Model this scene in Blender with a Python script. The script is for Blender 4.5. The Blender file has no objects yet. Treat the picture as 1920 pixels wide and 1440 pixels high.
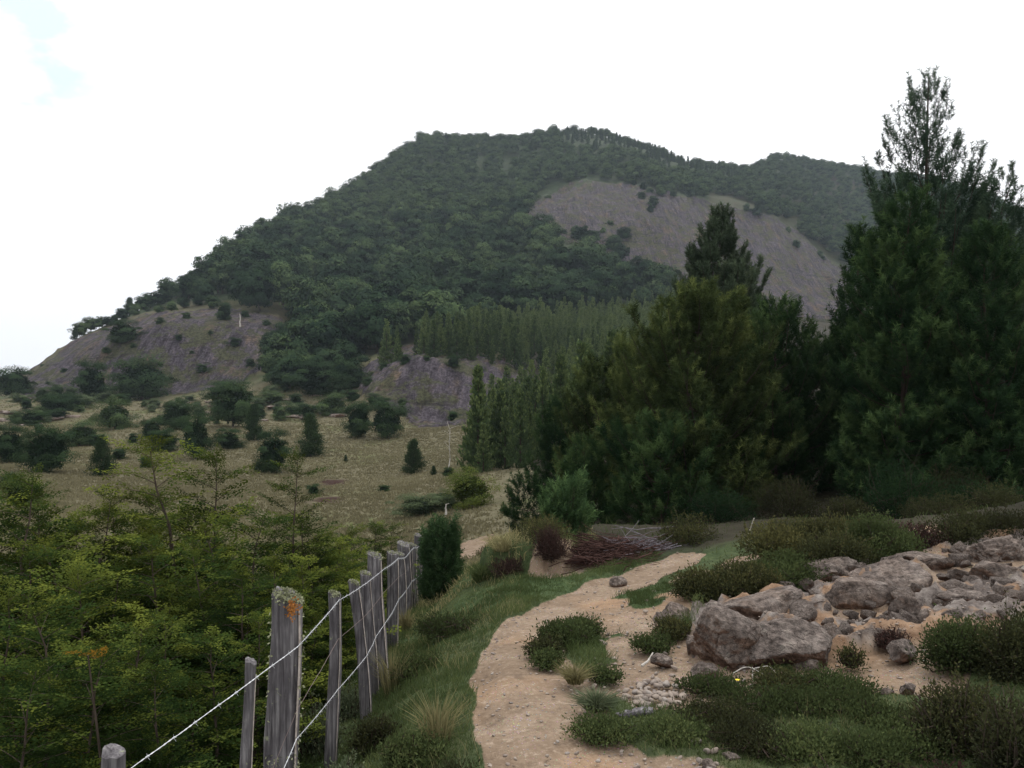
import bpy, math, random
import numpy as np
from mathutils import Vector

# ------------------------------------------------------------------ camera, world, sun
S = bpy.context.scene
EYE = 1.6; FP = 1500.0; HOR = 760.0          # focal length and horizon row, in pixels of a 1920 px wide frame
cam = bpy.data.objects.new('camera', bpy.data.cameras.new('camera'))
S.collection.objects.link(cam); S.camera = cam
cam.location = (0, 0, EYE); cam.rotation_euler = (math.radians(90), 0, 0)
cam.data.sensor_width = 36; cam.data.lens = FP/1920*36; cam.data.shift_y = (HOR-720)/1920
cam.data.clip_start = .05; cam.data.clip_end = 6000
SUN_EL, SUN_AZ = math.radians(58), math.radians(25)      # azimuth clockwise from +Y
w = bpy.data.worlds.new('World'); S.world = w; w.use_nodes = True
nt = w.node_tree; nt.nodes.clear(); N = nt.nodes.new; LK = nt.links.new
out = N('ShaderNodeOutputWorld'); bg = N('ShaderNodeBackground'); LK(bg.outputs[0], out.inputs[0])
sky = N('ShaderNodeTexSky'); sky.sky_type = 'NISHITA'; sky.sun_disc = False
sky.sun_elevation = SUN_EL; sky.sun_rotation = SUN_AZ
tc = N('ShaderNodeTexCoord'); sep = N('ShaderNodeSeparateXYZ'); LK(tc.outputs['Generated'], sep.inputs[0])
def wm(op, a, b=None, c=None, clamp=False):
    m = N('ShaderNodeMath'); m.operation = op; m.use_clamp = clamp
    for i, v in enumerate((a, b, c)):
        if v is None: continue
        if isinstance(v, (int, float)): m.inputs[i].default_value = v
        else: LK(v, m.inputs[i])
    return m.outputs[0]
# cloud deck: brighter overhead, thin blue gaps high on the left
up = wm('MAXIMUM', sep.outputs['Z'], 0)
lum = wm('ADD', wm('MULTIPLY', up, 0.9), 1.04)
cl = N('ShaderNodeVectorMath'); cl.operation = 'SCALE'; cl.inputs[0].default_value = (1, 1, 1.015); LK(lum, cl.inputs['Scale'])
no = N('ShaderNodeTexNoise'); no.inputs['Scale'].default_value = 16; no.inputs['Detail'].default_value = 4
mp = N('ShaderNodeMapping'); mp.inputs['Scale'].default_value = (1, 1, 1.8); LK(tc.outputs['Generated'], mp.inputs[0]); LK(mp.outputs[0], no.inputs[0])
dd = N('ShaderNodeVectorMath'); dd.operation = 'DISTANCE'; LK(tc.outputs['Generated'], dd.inputs[0])
d0 = Vector((-950/FP, 1, 735/FP)).normalized(); dd.inputs[1].default_value = d0
gap = wm('MULTIPLY', wm('SUBTRACT', 1, wm('DIVIDE', dd.outputs['Value'], .14), clamp=True), 2.2, clamp=True)
gap = wm('MULTIPLY', gap, wm('MULTIPLY', wm('SUBTRACT', no.outputs['Fac'], .40), 4, clamp=True))
gap = wm('MULTIPLY', gap, .43)
sk = N('ShaderNodeVectorMath'); sk.operation = 'SCALE'; ti = N('ShaderNodeVectorMath'); ti.operation = 'MULTIPLY'; LK(sky.outputs[0], ti.inputs[0]); ti.inputs[1].default_value = (.9, 1.35, 1.12); LK(ti.outputs[0], sk.inputs[0]); sk.inputs['Scale'].default_value = 0.12
mx = N('ShaderNodeMix'); mx.data_type = 'RGBA'; LK(gap, mx.inputs['Factor']); LK(cl.outputs[0], mx.inputs['A']); LK(sk.outputs[0], mx.inputs['B'])
LK(mx.outputs['Result'], bg.inputs['Color']); bg.inputs['Strength'].default_value = 1.0
sl = bpy.data.lights.new('sun', 'SUN'); sl.energy = 1.9; sl.angle = math.radians(12); sl.color = (1, .96, .9)
so = bpy.data.objects.new('sun', sl); S.collection.objects.link(so)
sd = Vector((math.sin(SUN_AZ)*math.cos(SUN_EL), math.cos(SUN_AZ)*math.cos(SUN_EL), math.sin(SUN_EL)))
so.rotation_euler = (-sd).to_track_quat('-Z', 'Y').to_euler()
S.view_settings.view_transform = 'Standard'; S.view_settings.look = 'None'
S.view_settings.exposure = 0; S.view_settings.gamma = 1
S.cycles.max_bounces = 5; S.cycles.diffuse_bounces = 3; S.cycles.glossy_bounces = 1
S.cycles.transmission_bounces = 2; S.cycles.volume_bounces = 0; S.cycles.transparent_max_bounces = 4
S.cycles.use_denoising = True
HAZE_DENSITY = 0.00016

# ------------------------------------------------------------------ numeric helpers
rng = np.random.default_rng(7)
def _h(ix, iy, iz, s):
    n = (ix*374761393 + iy*668265263 + iz*2147483647*0 + iz*1274126177 + s*362437) & 0xffffffff
    n = ((n ^ (n >> 13))*1274126177) & 0xffffffff
    return ((n ^ (n >> 16)) & 0xffff)/32767.5-1
def vnoise(P, s=0):
    P = np.asarray(P, float); I = np.floor(P).astype(np.int64); f = P-I; f = f*f*(3-2*f)
    r = 0
    for a in (0, 1):
        for b in (0, 1):
            for c in (0, 1):
                wt = (f[..., 0] if a else 1-f[..., 0])*(f[..., 1] if b else 1-f[..., 1])*(f[..., 2] if c else 1-f[..., 2])
                r = r + wt*_h(I[..., 0]+a, I[..., 1]+b, I[..., 2]+c, s)
    return r
def fbm(P, o=4, s=0, gain=.5):
    P = np.asarray(P, float); r = 0; a = 1
    for k in range(o): r = r+a*vnoise(P*2**k, s+k); a *= gain
    return r
def v3(x, y, z=0): return np.stack([x, y, np.zeros_like(x)+z], -1)
def nrm(v): return v/np.maximum(np.linalg.norm(v, axis=-1, keepdims=True), 1e-9)
def sstep(x, a, b):
    t = np.clip((x-a)/(b-a), 0, 1); return t*t*(3-2*t)

# ------------------------------------------------------------------ terrain
NX = [-8, -5, -3, -2, -1, -.5, 0, .5, 1, 2, 3, 4.5, 7, 10]
NY = [0, 2, 3.5, 5, 6.5, 8, 9.5, 11, 14, 18]
NZ = np.array([
 [-1.2,-.9,-.5,-.4,-.3,-.12,0,0,0,.02,.1,.2,.5,.8],
 [-1.3,-1.,-.6,-.45,-.3,-.12,0,0,0,.02,.1,.2,.5,.8],
 [-1.4,-1.1,-.75,-.55,-.35,-.15,0,0,0,.03,.1,.25,.5,.8],
 [-1.5,-1.2,-.85,-.65,-.45,-.2,-.05,-.04,0,.05,.12,.3,.55,.8],
 [-1.6,-1.3,-1.0,-.8,-.57,-.3,-.12,-.1,-.05,.05,.15,.3,.55,.8],
 [-1.7,-1.5,-1.2,-.95,-.72,-.45,-.22,-.18,-.15,0,.15,.32,.55,.8],
 [-1.9,-1.7,-1.4,-1.2,-.9,-.45,-.28,-.25,-.22,-.1,.05,.25,.5,.8],
 [-2.1,-1.9,-1.7,-1.5,-1.15,-.65,-.4,-.3,-.28,-.25,-.15,-.05,.1,.4],
 [-2.6,-2.5,-2.3,-2.0,-1.6,-1.2,-.8,-.6,-.5,-.45,-.45,-.4,-.3,0],
 [-3.0,-3.0,-2.7,-2.4,-2.1,-1.8,-1.6,-1.4,-1.2,-1,-.8,-.7,-.4,0]])
def bilin(X, Y, Z, x, y):
    X = np.array(X, float); Y = np.array(Y, float)
    x = np.clip(x, X[0], X[-1]); y = np.clip(y, Y[0], Y[-1])
    i = np.clip(np.searchsorted(X, x, 'right')-1, 0, len(X)-2); j = np.clip(np.searchsorted(Y, y, 'right')-1, 0, len(Y)-2)
    u = (x-X[i])/(X[i+1]-X[i]); v = (y-Y[j])/(Y[j+1]-Y[j]); u = .5*u+.5*u*u*(3-2*u); v = .5*v+.5*v*v*(3-2*v)
    return Z[j, i]*(1-u)*(1-v)+Z[j, i+1]*u*(1-v)+Z[j+1, i]*(1-u)*v+Z[j+1, i+1]*u*v
# far profiles: for columns of the view, distance and the row the ground reaches there
FC = [-700, 0, 60, 130, 200, 300, 400, 480, 560, 640, 700, 740, 780, 860, 960, 1080, 1150, 1220, 1300, 1390, 1450, 1560, 1650, 1760, 1850, 1920, 2100, 2600]
FK = [  # d0,py0 ... 9 knots: 18 / 34 / 62 / meadow end / rock base / rock top / mid hill / upper / skyline
 [18,985, 34,940, 62,870, 95,810, 150,765, 175,730, 200,722, 215,715, 225,710],
 [18,985, 34,940, 62,870, 95,810, 150,760, 180,735, 200,722, 215,712, 225,708],
 [18,985, 34,940, 62,872, 95,810, 160,742, 182,710, 195,702, 205,697, 215,693],
 [18,985, 34,940, 62,875, 95,810, 165,740, 185,672, 200,655, 210,644, 220,638],
 [18,990, 34,945, 62,878, 95,812, 165,738, 185,640, 205,622, 220,610, 235,603],
 [18,1000, 34,950, 62,880, 95,812, 165,735, 187,610, 210,585, 240,570, 265,560],
 [18,1015, 34,960, 62,882, 95,814, 165,728, 190,600, 220,570, 260,535, 300,515],
 [18,1030, 34,968, 62,884, 95,815, 165,715, 192,610, 235,555, 290,490, 340,455],
 [18,1050, 34,978, 62,886, 98,815, 160,700, 195,640, 250,550, 320,455, 385,420],
 [18,1070, 34,985, 62,886, 102,812, 150,715, 190,655, 265,540, 350,440, 430,392],
 [18,1090, 34,990, 62,885, 105,812, 126,726, 138,692, 200,640, 340,450, 470,350],
 [18,1098, 34,990, 62,882, 106,810, 114,784, 131,686, 200,635, 360,420, 495,310],
 [18,1100, 34,985, 62,880, 106,808, 113,798, 131,674, 200,628, 370,400, 515,283],
 [18,1065, 34,965, 62,868, 105,806, 113,798, 133,683, 200,622, 380,390, 530,275],
 [18,1030, 34,945, 62,860, 105,800, 116,784, 138,684, 205,615, 390,385, 545,274],
 [18,1005, 34,915, 62,830, 105,765, 125,735, 160,690, 215,610, 360,400, 560,266],
 [18,1000, 34,900, 62,815, 105,750, 140,705, 185,655, 240,590, 360,410, 565,270],
 [18,995, 34,890, 62,800, 105,745, 140,705, 190,650, 260,575, 380,372, 565,292],
 [18,980, 34,880, 62,790, 105,740, 140,700, 200,640, 270,560, 400,375, 565,325],
 [18,960, 34,870, 62,780, 105,735, 140,700, 200,645, 280,590, 410,395, 575,336],
 [18,945, 34,860, 62,775, 105,730, 140,700, 200,650, 290,600, 400,415, 650,326],
 [18,920, 34,850, 62,770, 105,730, 140,700, 200,655, 300,610, 400,500, 680,333],
 [18,900, 34,840, 62,770, 105,730, 140,700, 200,655, 300,600, 420,500, 690,345],
 [18,880, 34,830, 62,765, 105,725, 140,695, 200,640, 300,580, 430,470, 680,355],
 [18,870, 34,820, 62,760, 105,720, 140,690, 200,635, 300,575, 430,480, 650,385],
 [18,865, 34,815, 62,760, 105,715, 140,690, 200,635, 300,580, 430,490, 600,415],
 [18,860, 34,810, 62,755, 105,715, 140,690, 200,640, 300,590, 430,520, 560,480],
 [18,860, 34,810, 62,755, 105,720, 140,700, 200,660, 300,620, 430,590, 500,570]]
FK = np.array(FK, float); FK[11:20, 17] += 8
def ztab():
    px = np.arange(-700, 2601, 10.0); D = np.exp(np.linspace(math.log(17), math.log(2500), 420)); T = np.zeros((len(D), len(px)))
    for i, p in enumerate(px):
        k = np.array([np.interp(p, FC, FK[:, j]) for j in range(18)]); d = k[0::2]; z = EYE+(HOR-k[1::2])*d/FP
        d = np.append(d, [d[-1]*1.25, d[-1]*1.8, 2500]); z = np.append(z, [z[-1]*.9-3, z[-1]*.5, z[-1]*.1-5])
        # monotone cubic through the knots
        h = np.diff(d); m = np.diff(z)/h; t = np.zeros(len(d)); t[1:-1] = np.where(m[:-1]*m[1:] > 0, 2*m[:-1]*m[1:]/(m[:-1]+m[1:]+1e-12), 0); t[0] = m[0]; t[-1] = m[-1]
        j = np.clip(np.searchsorted(d, D, 'right')-1, 0, len(d)-2); s = np.clip((D-d[j])/h[j], 0, 1)
        T[:, i] = (2*s**3-3*s**2+1)*z[j]+(s**3-2*s**2+s)*h[j]*t[j]+(-2*s**3+3*s**2)*z[j+1]+(s**3-s**2)*h[j]*t[j+1]
    k = np.array([.25, .5, .25])
    for _ in range(4): T[:, 1:-1] = T[:, :-2]*.25+T[:, 1:-1]*.5+T[:, 2:]*.25
    return px, np.log(D), T
TPX, TLD, TZ = ztab()
# masks are drawn as polygons on the ground in world coordinates of view columns/rows where the surface lies
def inpoly(px, py, poly):
    r = np.zeros(np.shape(px), bool); n = len(poly)
    for i in range(n):
        x1, y1 = poly[i]; x2, y2 = poly[(i+1) % n]
        c = ((y1 > py) != (y2 > py)) & (px < (x2-x1)*(py-y1)/((y2-y1) if y2 != y1 else 1e-9)+x1); r ^= c
    return r
CLIFF = [(50,700),(130,645),(200,618),(270,588),(330,590),(420,575),(520,588),(548,650),(500,690),(380,737),(200,745),(50,745)]
KNOLL = [(650,735),(690,676),(740,655),(790,648),(870,664),(1000,680),(1010,745),(900,803),(780,803),(690,745)]
FACE = [(985,385),(1075,338),(1200,345),(1290,372),(1400,392),(1490,425),(1600,510),(1590,600),(1450,600),(1290,560),(1190,520),(1130,470),(1020,445),(955,420)]
def warp(px, py, x, y, z, a):
    P = v3(x, y, z)
    return px+a*fbm(P*.09, 3, 5), py+a*.6*fbm(P*.09, 3, 9)
def base_z(x, y):
    px = 960+FP*x/np.maximum(y, 1); zf = bilin(TPX, TLD, TZ, px, np.log(np.clip(y, 17.01, 2499)))
    zn = bilin(NX, NY, NZ, x, y); t = sstep(y, 13, 20); return zn*(1-t)+zf*t
def rockmask(x, y, z):
    px = 960+FP*x/np.maximum(y, 1); py = HOR-FP*(z-EYE)/np.maximum(y, 1)
    a, b = warp(px, py, x, y, z, 16); r = np.zeros(np.shape(x))
    r[(y > 140) & (y < 240) & inpoly(a, b, CLIFF)] = 1
    r[(y > 100) & (y < 175) & inpoly(a, b, KNOLL)] = 1
    r[(y > 230) & (y < 520) & inpoly(a, b, FACE)] = 1
    return r
# the trodden path: centre line and half width (world metres), far to near
PATH = [(-.05,-3,.5),(.12,0,.42),(.2,2.5,.38),(.22,3.5,.37),(.15,4.3,.36),(.08,5.0,.34),(.10,5.8,.30),(.28,6.6,.28),(.62,7.3,.28),(1.05,7.9,.34),(1.55,8.45,.36),(1.95,8.9,.22)]
DIRT = [(.7,6.9,.45),(.95,6.2,.4),(1.0,5.5,.4),(1.15,5.0,.45),(.85,4.7,.4),(1.3,4.6,.3),(2.3,4.75,.42),(2.0,5.0,.3),(2.6,5.2,.4),(2.9,5.7,.5),(3.5,6.6,.7),(4.5,7.3,.8),(4.6,8.1,.7),(.75,3.2,.35),(1.2,3.1,.35),(2.2,5.9,.6),(1.6,5.6,.5),(.62,8.9,.35),(1.9,7.4,.5),(2.5,7.9,.5),(1.5,6.6,.5),(2.2,6.8,.6),(3.2,7.6,.6),(-1.02,19.6,.55),(-1.08,20.8,.6),(-1.15,22.5,.7)]
def seg_d(x, y, P, sc):
    r = np.full(np.shape(x), 9.0)
    for (x1, y1, a), (x2, y2, b) in zip(P[:-1], P[1:]):
        dx, dy = x2-x1, y2-y1; t = np.clip(((x-x1)*dx+(y-y1)*dy)/(dx*dx+dy*dy), 0, 1)
        r = np.minimum(r, np.hypot(x-x1-t*dx, y-y1-t*dy)/(a+(b-a)*t))
    return r
def dirtmask(x, y):
    q = fbm(v3(x*2.2, y*2.2), 4, 3); r = np.zeros(np.shape(x)); m = (y < 26) & (np.abs(x) < 9)
    if not m.any(): return r
    X, Y, Q = x[m], y[m], q[m]
    d = seg_d(X, Y, PATH, 1)+.16*Q; a = 1-sstep(d, .86, 1.12)
    for cx, cy, rr in DIRT: a = np.maximum(a, 1-sstep(np.hypot(X-cx, (Y-cy)*(.8 if cy < 20 else .4))/rr+.3*Q, .75, 1.1))
    r[m] = a; return r
def terrain(x, y, fine=False):
    x = np.asarray(x, float); y = np.asarray(y, float)
    sh = np.shape(x); x = np.atleast_1d(x); y = np.atleast_1d(y)
    z = base_z(x, y)
    far = sstep(y, 25, 120)
    z = z+far*1.0*fbm(v3(x*.05, y*.05), 4, 1)+(1-far)*.05*fbm(v3(x*.7, y*.7), 3, 2)*sstep(y, 1, 9)+far*sstep(y, 220, 300)*3.0*fbm(v3(x*.02, y*.02), 3, 11)
    z = z+.05*sstep(y, 22, 35)*(1-sstep(y, 90, 130))*np.abs(fbm(v3(x*.45, y*.45), 3, 21))
    # a low peaty bank on the outer side of the bend
    bx = (x-.18)/.62; by = (y-9.6)/.75; bb = np.clip(1-(bx*bx+by*by), 0, 1); z = z+.30*sstep(bb+.25*fbm(v3(x*3, y*3), 3, 31)*(bb > 0), .05, .5)
    if fine:
        dm = dirtmask(x, y); z = z-.035*dm*(y < 26)
        m = y < 30; z[m] += (.008+.012*(1-dm[m]))*fbm(v3(x[m]*6, y[m]*6), 3, 41)
        rk = rockmask(x, y, z); m = rk > 0
        if m.any():
            X, Y, Z = x[m], y[m], z[m]; sc = 1.3+3*sstep(Y, 230, 260)
            z[m] += sc*(.45*np.abs(fbm(v3(X*.35/sc*1.5, Y*.06/sc*1.5, Z*.05), 4, 51))+.35*np.abs(fbm(v3(X*1.3/sc, Y*.4/sc, Z*.3), 3, 52)))
    return z if sh else float(z[0])
_D = np.exp(np.linspace(math.log(2.2), math.log(700), 2600))
LEDGE_PIX = [(1290,1225),(1450,1235),(1560,1232),(1660,1212),(1760,1192),(1925,1150),(2080,1120),(2080,985),(1920,1003),(1760,1022),(1640,1045),(1500,1088),(1380,1120),(1290,1160)]
def hit(px, py, dmin=2.2, dmax=700):
    x = (px-960)/FP*_D; z = terrain(x, _D); row = HOR-FP*(z-EYE)/_D
    k = np.nonzero((row <= py) & (_D >= dmin) & (_D <= dmax))[0]
    i = k[0] if len(k) else np.argmin(np.where((_D >= dmin) & (_D <= dmax), row, 1e9))
    return float(x[i]), float(_D[i]), float(z[i])

LEDGE = [hit(a, b_, 3, 14)[:2] for a, b_ in LEDGE_PIX]
def ledge_mask(x, y):
    q = .10*fbm(v3(x*2, y*2), 3, 17); r = inpoly(x+q, y+q, LEDGE)*1.0
    return r*sstep(fbm(v3(x*1.1, y*1.1), 3, 18), -.45, -.15)
_t0 = terrain
def terrain(x, y, fine=False):
    z = _t0(x, y, fine)
    if not fine: return z
    m = (y < 13) & (x > .8); X, Y = x[m], y[m]; k = ledge_mask(X, Y)
    cell = fbm(v3(X*3.5+.3*Y, Y*5), 2, 23); st = np.clip(np.floor(cell*5)/5, -.4, .4); cell = np.clip(cell, -.5, .5); wx = X+.15*fbm(v3(X*3, Y*3), 2, 26); c2 = np.floor(fbm(v3(wx*6, Y*8), 2, 27)*4)/4; z[m] += k*(.07+.11*st+.05*np.clip(c2, -.5, .5)-.05*(np.abs(cell) < .06)+.03*np.abs(fbm(v3(X*11, Y*11), 3, 24))+.008*fbm(v3(X*28, Y*28), 2, 25)); return z

# ------------------------------------------------------------------ mesh helpers
COL = S.collection
def mk_mesh(name, V, F, mat, tone=None, smooth=False, attrs=None):
    """V (n,3); F list of int arrays (m,3) or (m,4)"""
    me = bpy.data.meshes.new(name); F = [np.asarray(f, np.int32) for f in (F if isinstance(F, list) else [F]) if len(f)]
    V = np.asarray(V, np.float32); me.vertices.add(len(V)); me.vertices.foreach_set('co', V.ravel())
    nl = sum(f.size for f in F); npoly = sum(len(f) for f in F)
    me.loops.add(nl); me.polygons.add(npoly)
    me.loops.foreach_set('vertex_index', np.concatenate([f.ravel() for f in F]))
    tot = np.concatenate([np.full(len(f), f.shape[1], np.int32) for f in F]); st = np.concatenate([[0], np.cumsum(tot)[:-1]]).astype(np.int32)
    me.polygons.foreach_set('loop_start', st)
    me.polygons.foreach_set('use_smooth', np.full(npoly, bool(smooth)))
    me.update(calc_edges=True)
    if tone is not None:
        a = me.attributes.new('tone', 'FLOAT', 'POINT'); a.data.foreach_set('value', np.asarray(tone, np.float32))
    for k, v in (attrs or {}).items():
        a = me.attributes.new(k, 'FLOAT', 'POINT'); a.data.foreach_set('value', np.asarray(v, np.float32))
    if mat: me.materials.append(mat)
    return me
def link(name, me, parent=None):
    o = bpy.data.objects.new(name, me); COL.objects.link(o)
    if parent: o.parent = parent
    return o
def tag(o, label=None, cat=None, group=None, kind=None):
    if label: o['label'] = label
    if cat: o['category'] = cat
    if group: o['group'] = group
    if kind: o['kind'] = kind
    return o
class MB:
    def __init__(s): s.V = []; s.T = []; s.Q = []; s.tn = []; s.n = 0
    def add(s, V, F, tone=.5):
        V = np.asarray(V, float).reshape(-1, 3); F = np.asarray(F)+s.n
        (s.Q if F.shape[1] == 4 else s.T).append(F); s.V.append(V); s.n += len(V)
        s.tn.append(np.full(len(V), tone) if np.isscalar(tone) else np.asarray(tone))
    def tube(s, P, R, k=6, tone=.5, cap=True):
        P = np.asarray(P, float); R = np.full(len(P), R) if np.isscalar(R) else np.asarray(R, float)
        T = nrm(np.gradient(P, axis=0)); u = np.array([0, 0, 1.]) if abs(T[0, 2]) < .9 else np.array([1., 0, 0])
        A = nrm(np.cross(T, u)); B = np.cross(T, A); a = np.arange(k)*2*math.pi/k
        V = P[:, None]+R[:, None, None]*(np.cos(a)[None, :, None]*A[:, None]+np.sin(a)[None, :, None]*B[:, None])
        i = np.arange(len(P)-1)[:, None]*k; j = np.arange(k)[None]; j2 = (j+1) % k
        F = np.stack([i+j, i+j2, i+k+j2, i+k+j], -1).reshape(-1, 4)
        s.add(V, F, tone)
        if cap:
            b = s.n-k*len(P)
            for r0, flip in ((0, 1), (len(P)-1, 0)):
                s.V.append(P[r0][None]); s.tn.append(np.full(1, tone if np.isscalar(tone) else .5)); c = s.n; s.n += 1
                q = b+r0*k+np.arange(k); q2 = b+r0*k+(np.arange(k)+1) % k
                s.T.append(np.stack([q, q2, np.full(k, c)] if not flip else [q2, q, np.full(k, c)], -1))
    def leaves(s, P, D, Nn, L, W, tone=.5):
        """diamond leaves: base P, axis D, face normal Nn"""
        n = len(P); D = nrm(D); Sd = nrm(np.cross(D, Nn)); L = np.broadcast_to(L, n)[:, None]; W = np.broadcast_to(W, n)[:, None]
        V = np.stack([P, P+D*L*.45+Sd*W*.5, P+D*L, P+D*L*.45-Sd*W*.5], 1)
        s.add(V, np.arange(n*4).reshape(n, 4), np.repeat(np.broadcast_to(tone, n), 4))
    def blades(s, P, D, Sd, L, W, tone=.5):
        n = len(P); L = np.broadcast_to(L, n)[:, None]; W = np.broadcast_to(W, n)[:, None]
        V = np.stack([P-Sd*W*.5, P+Sd*W*.5, P+D*L], 1)
        s.add(V, np.arange(n*3).reshape(n, 3), np.repeat(np.broadcast_to(tone, n), 3))
    def place(s, T, R, O, tone=0):
        """copies of template T=(V,F,tone) by rotation-scale matrices R (m,3,3) and offsets O"""
        V, F, t = T; m = len(O); k = len(V)
        VV = np.einsum('mij,kj->mki', R, V)+O[:, None]
        FF = (F[None]+(np.arange(m)*k)[:, None, None]).reshape(-1, F.shape[1])
        s.add(VV.reshape(-1, 3), FF, (t[None]+np.broadcast_to(tone, m)[:, None]).ravel())
    def tpl(s): return np.concatenate(s.V), np.concatenate(s.Q or s.T), np.concatenate(s.tn)
    def build(s, name, mat, smooth=False):
        return mk_mesh(name, np.concatenate(s.V), [f for f in ([np.concatenate(s.Q)] if s.Q else [])+([np.concatenate(s.T)] if s.T else [])], mat, np.concatenate(s.tn), smooth)
def frames(D, U, sc=1):
    """matrices whose X axis is D and whose Z axis is near U"""
    D = nrm(D); Y = nrm(np.cross(U, D)); Z = np.cross(D, Y)
    return np.stack([D, Y, Z], -1)*np.broadcast_to(sc, len(D))[:, None, None]
def rdir(r, n): return nrm(r.normal(size=(n, 3)))

# ------------------------------------------------------------------ materials
def mat(name):
    m = bpy.data.materials.new(name); m.use_nodes = True; t = m.node_tree; t.nodes.clear(); return m, t
class NB:
    def __init__(s, t): s.t = t
    def n(s, ty, **kw):
        x = s.t.nodes.new(ty)
        for k, v in kw.items(): setattr(x, k, v)
        return x
    def set(s, sock, v):
        if hasattr(v, 'is_output'): s.t.links.new(v, sock)
        else: sock.default_value = v if not (isinstance(v, tuple) and len(v) == 3 and sock.type == 'RGBA') else (*v, 1)
    def math(s, op, a, b=0.0, clamp=False):
        x = s.n('ShaderNodeMath', operation=op, use_clamp=clamp); s.set(x.inputs[0], a); s.set(x.inputs[1], b); return x.outputs[0]
    def mix(s, f, a, b, mode='MIX'):
        x = s.n('ShaderNodeMix', data_type='RGBA', blend_type=mode); s.set(x.inputs['Factor'], f); s.set(x.inputs['A'], a); s.set(x.inputs['B'], b); return x.outputs['Result']
    def attr(s, name): return s.n('ShaderNodeAttribute', attribute_name=name).outputs['Fac']
    def noise(s, vec, sc, det=4, rough=.55, dist=0):
        x = s.n('ShaderNodeTexNoise'); s.set(x.inputs['Vector'], vec); x.inputs['Scale'].default_value = sc; x.inputs['Detail'].default_value = det
        x.inputs['Roughness'].default_value = rough; x.inputs['Distortion'].default_value = dist; return x.outputs['Fac']
    def scale(s, vec, sc):
        x = s.n('ShaderNodeMapping'); s.set(x.inputs['Vector'], vec); x.inputs['Scale'].default_value = sc; return x.outputs[0]
    def ramp(s, f, *stops):
        x = s.n('ShaderNodeValToRGB'); s.set(x.inputs[0], f); e = x.color_ramp.elements
        while len(e) < len(stops): e.new(.5)
        for q, (p, c) in zip(e, stops): q.position = p; q.color = (*c, 1) if isinstance(c, tuple) else (c, c, c, 1)
        return x.outputs[0]
    def rmp(s, f, a, b): 
        x = s.n('ShaderNodeMapRange'); x.interpolation_type = 'SMOOTHSTEP'; s.set(x.inputs[0], f); x.inputs[1].default_value = a; x.inputs[2].default_value = b; return x.outputs[0]
    def out(s, col, rough=.8, bump=None, bs=.5, bd=.05, spec=.25, extra=None):
        p = s.n('ShaderNodeBsdfPrincipled'); s.set(p.inputs['Base Color'], col); s.set(p.inputs['Roughness'], rough); p.inputs['Specular IOR Level'].default_value = spec
        if bump is not None:
            b = s.n('ShaderNodeBump'); s.set(b.inputs['Height'], bump); b.inputs['Strength'].default_value = bs; b.inputs['Distance'].default_value = bd; s.t.links.new(b.outputs[0], p.inputs['Normal'])
        o = s.n('ShaderNodeOutputMaterial'); s.t.links.new(p.outputs[0], o.inputs[0])
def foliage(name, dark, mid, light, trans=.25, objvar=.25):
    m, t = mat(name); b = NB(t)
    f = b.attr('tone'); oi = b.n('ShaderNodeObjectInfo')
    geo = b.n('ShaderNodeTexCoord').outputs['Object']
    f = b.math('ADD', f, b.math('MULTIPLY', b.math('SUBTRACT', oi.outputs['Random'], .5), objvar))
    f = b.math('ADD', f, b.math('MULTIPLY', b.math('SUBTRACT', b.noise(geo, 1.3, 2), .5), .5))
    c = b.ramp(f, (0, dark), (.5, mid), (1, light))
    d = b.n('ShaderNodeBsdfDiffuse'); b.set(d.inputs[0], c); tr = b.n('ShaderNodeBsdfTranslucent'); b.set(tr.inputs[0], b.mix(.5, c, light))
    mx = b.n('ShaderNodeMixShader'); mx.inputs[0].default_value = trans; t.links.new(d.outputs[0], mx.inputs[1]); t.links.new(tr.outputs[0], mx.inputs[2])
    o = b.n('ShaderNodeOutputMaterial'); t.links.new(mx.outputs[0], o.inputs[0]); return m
M = {}
M['beech'] = foliage('beech_leaves', (.014,.028,.012), (.032,.058,.022), (.062,.098,.034))
M['beech_far'] = foliage('beech_far_leaves', (.011,.023,.013), (.030,.052,.026), (.078,.112,.046), .03, .8)
M['scrub'] = foliage('scrub_leaves', (.013,.026,.014), (.03,.052,.024), (.058,.088,.036), .15)
M['pale_shrub'] = foliage('pale_shrub_leaves', (.03,.05,.025), (.06,.09,.04), (.11,.15,.06), .2)
M['willow'] = foliage('willow_leaves', (.04,.06,.035), (.08,.105,.055), (.14,.17,.09), .2)
M['pine'] = foliage('pine_needles', (.008,.019,.01), (.022,.045,.018), (.07,.11,.038), .12)
M['pine_olive'] = foliage('pine_needles_olive', (.010,.018,.008), (.036,.054,.020), (.12,.145,.045), .12)
M['pine_blue'] = foliage('pine_needles_bluish', (.016,.03,.02), (.035,.06,.036), (.07,.105,.06), .12)
M['young_pine'] = foliage('young_pine_needles', (.02,.04,.018), (.045,.085,.035), (.1,.16,.06), .2)
M['plant_far'] = foliage('plantation_needles', (.016,.032,.015), (.055,.085,.034), (.15,.19,.07), .1, .4)
M['sapling'] = foliage('sapling_leaves', (.005,.012,.005), (.026,.045,.012), (.112,.132,.024), .18, .45)
M['orange'] = foliage('turning_leaves', (.09,.05,.01), (.22,.11,.014), (.3,.2,.03), .3)
M['heath'] = foliage('heath_leaves', (.018,.02,.012), (.042,.048,.022), (.11,.105,.04), .15)
M['mat_shrub'] = foliage('mat_shrub_leaves', (.022,.03,.013), (.052,.072,.028), (.125,.145,.055), .2, .5)
M['redtwig'] = foliage('reddish_twigs', (.018,.010,.009), (.042,.024,.021), (.085,.05,.043), 0)
M['pine_grey'] = foliage('pine_needles_grey', (.022,.034,.02), (.05,.072,.042), (.1,.13,.075), .12)
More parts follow.
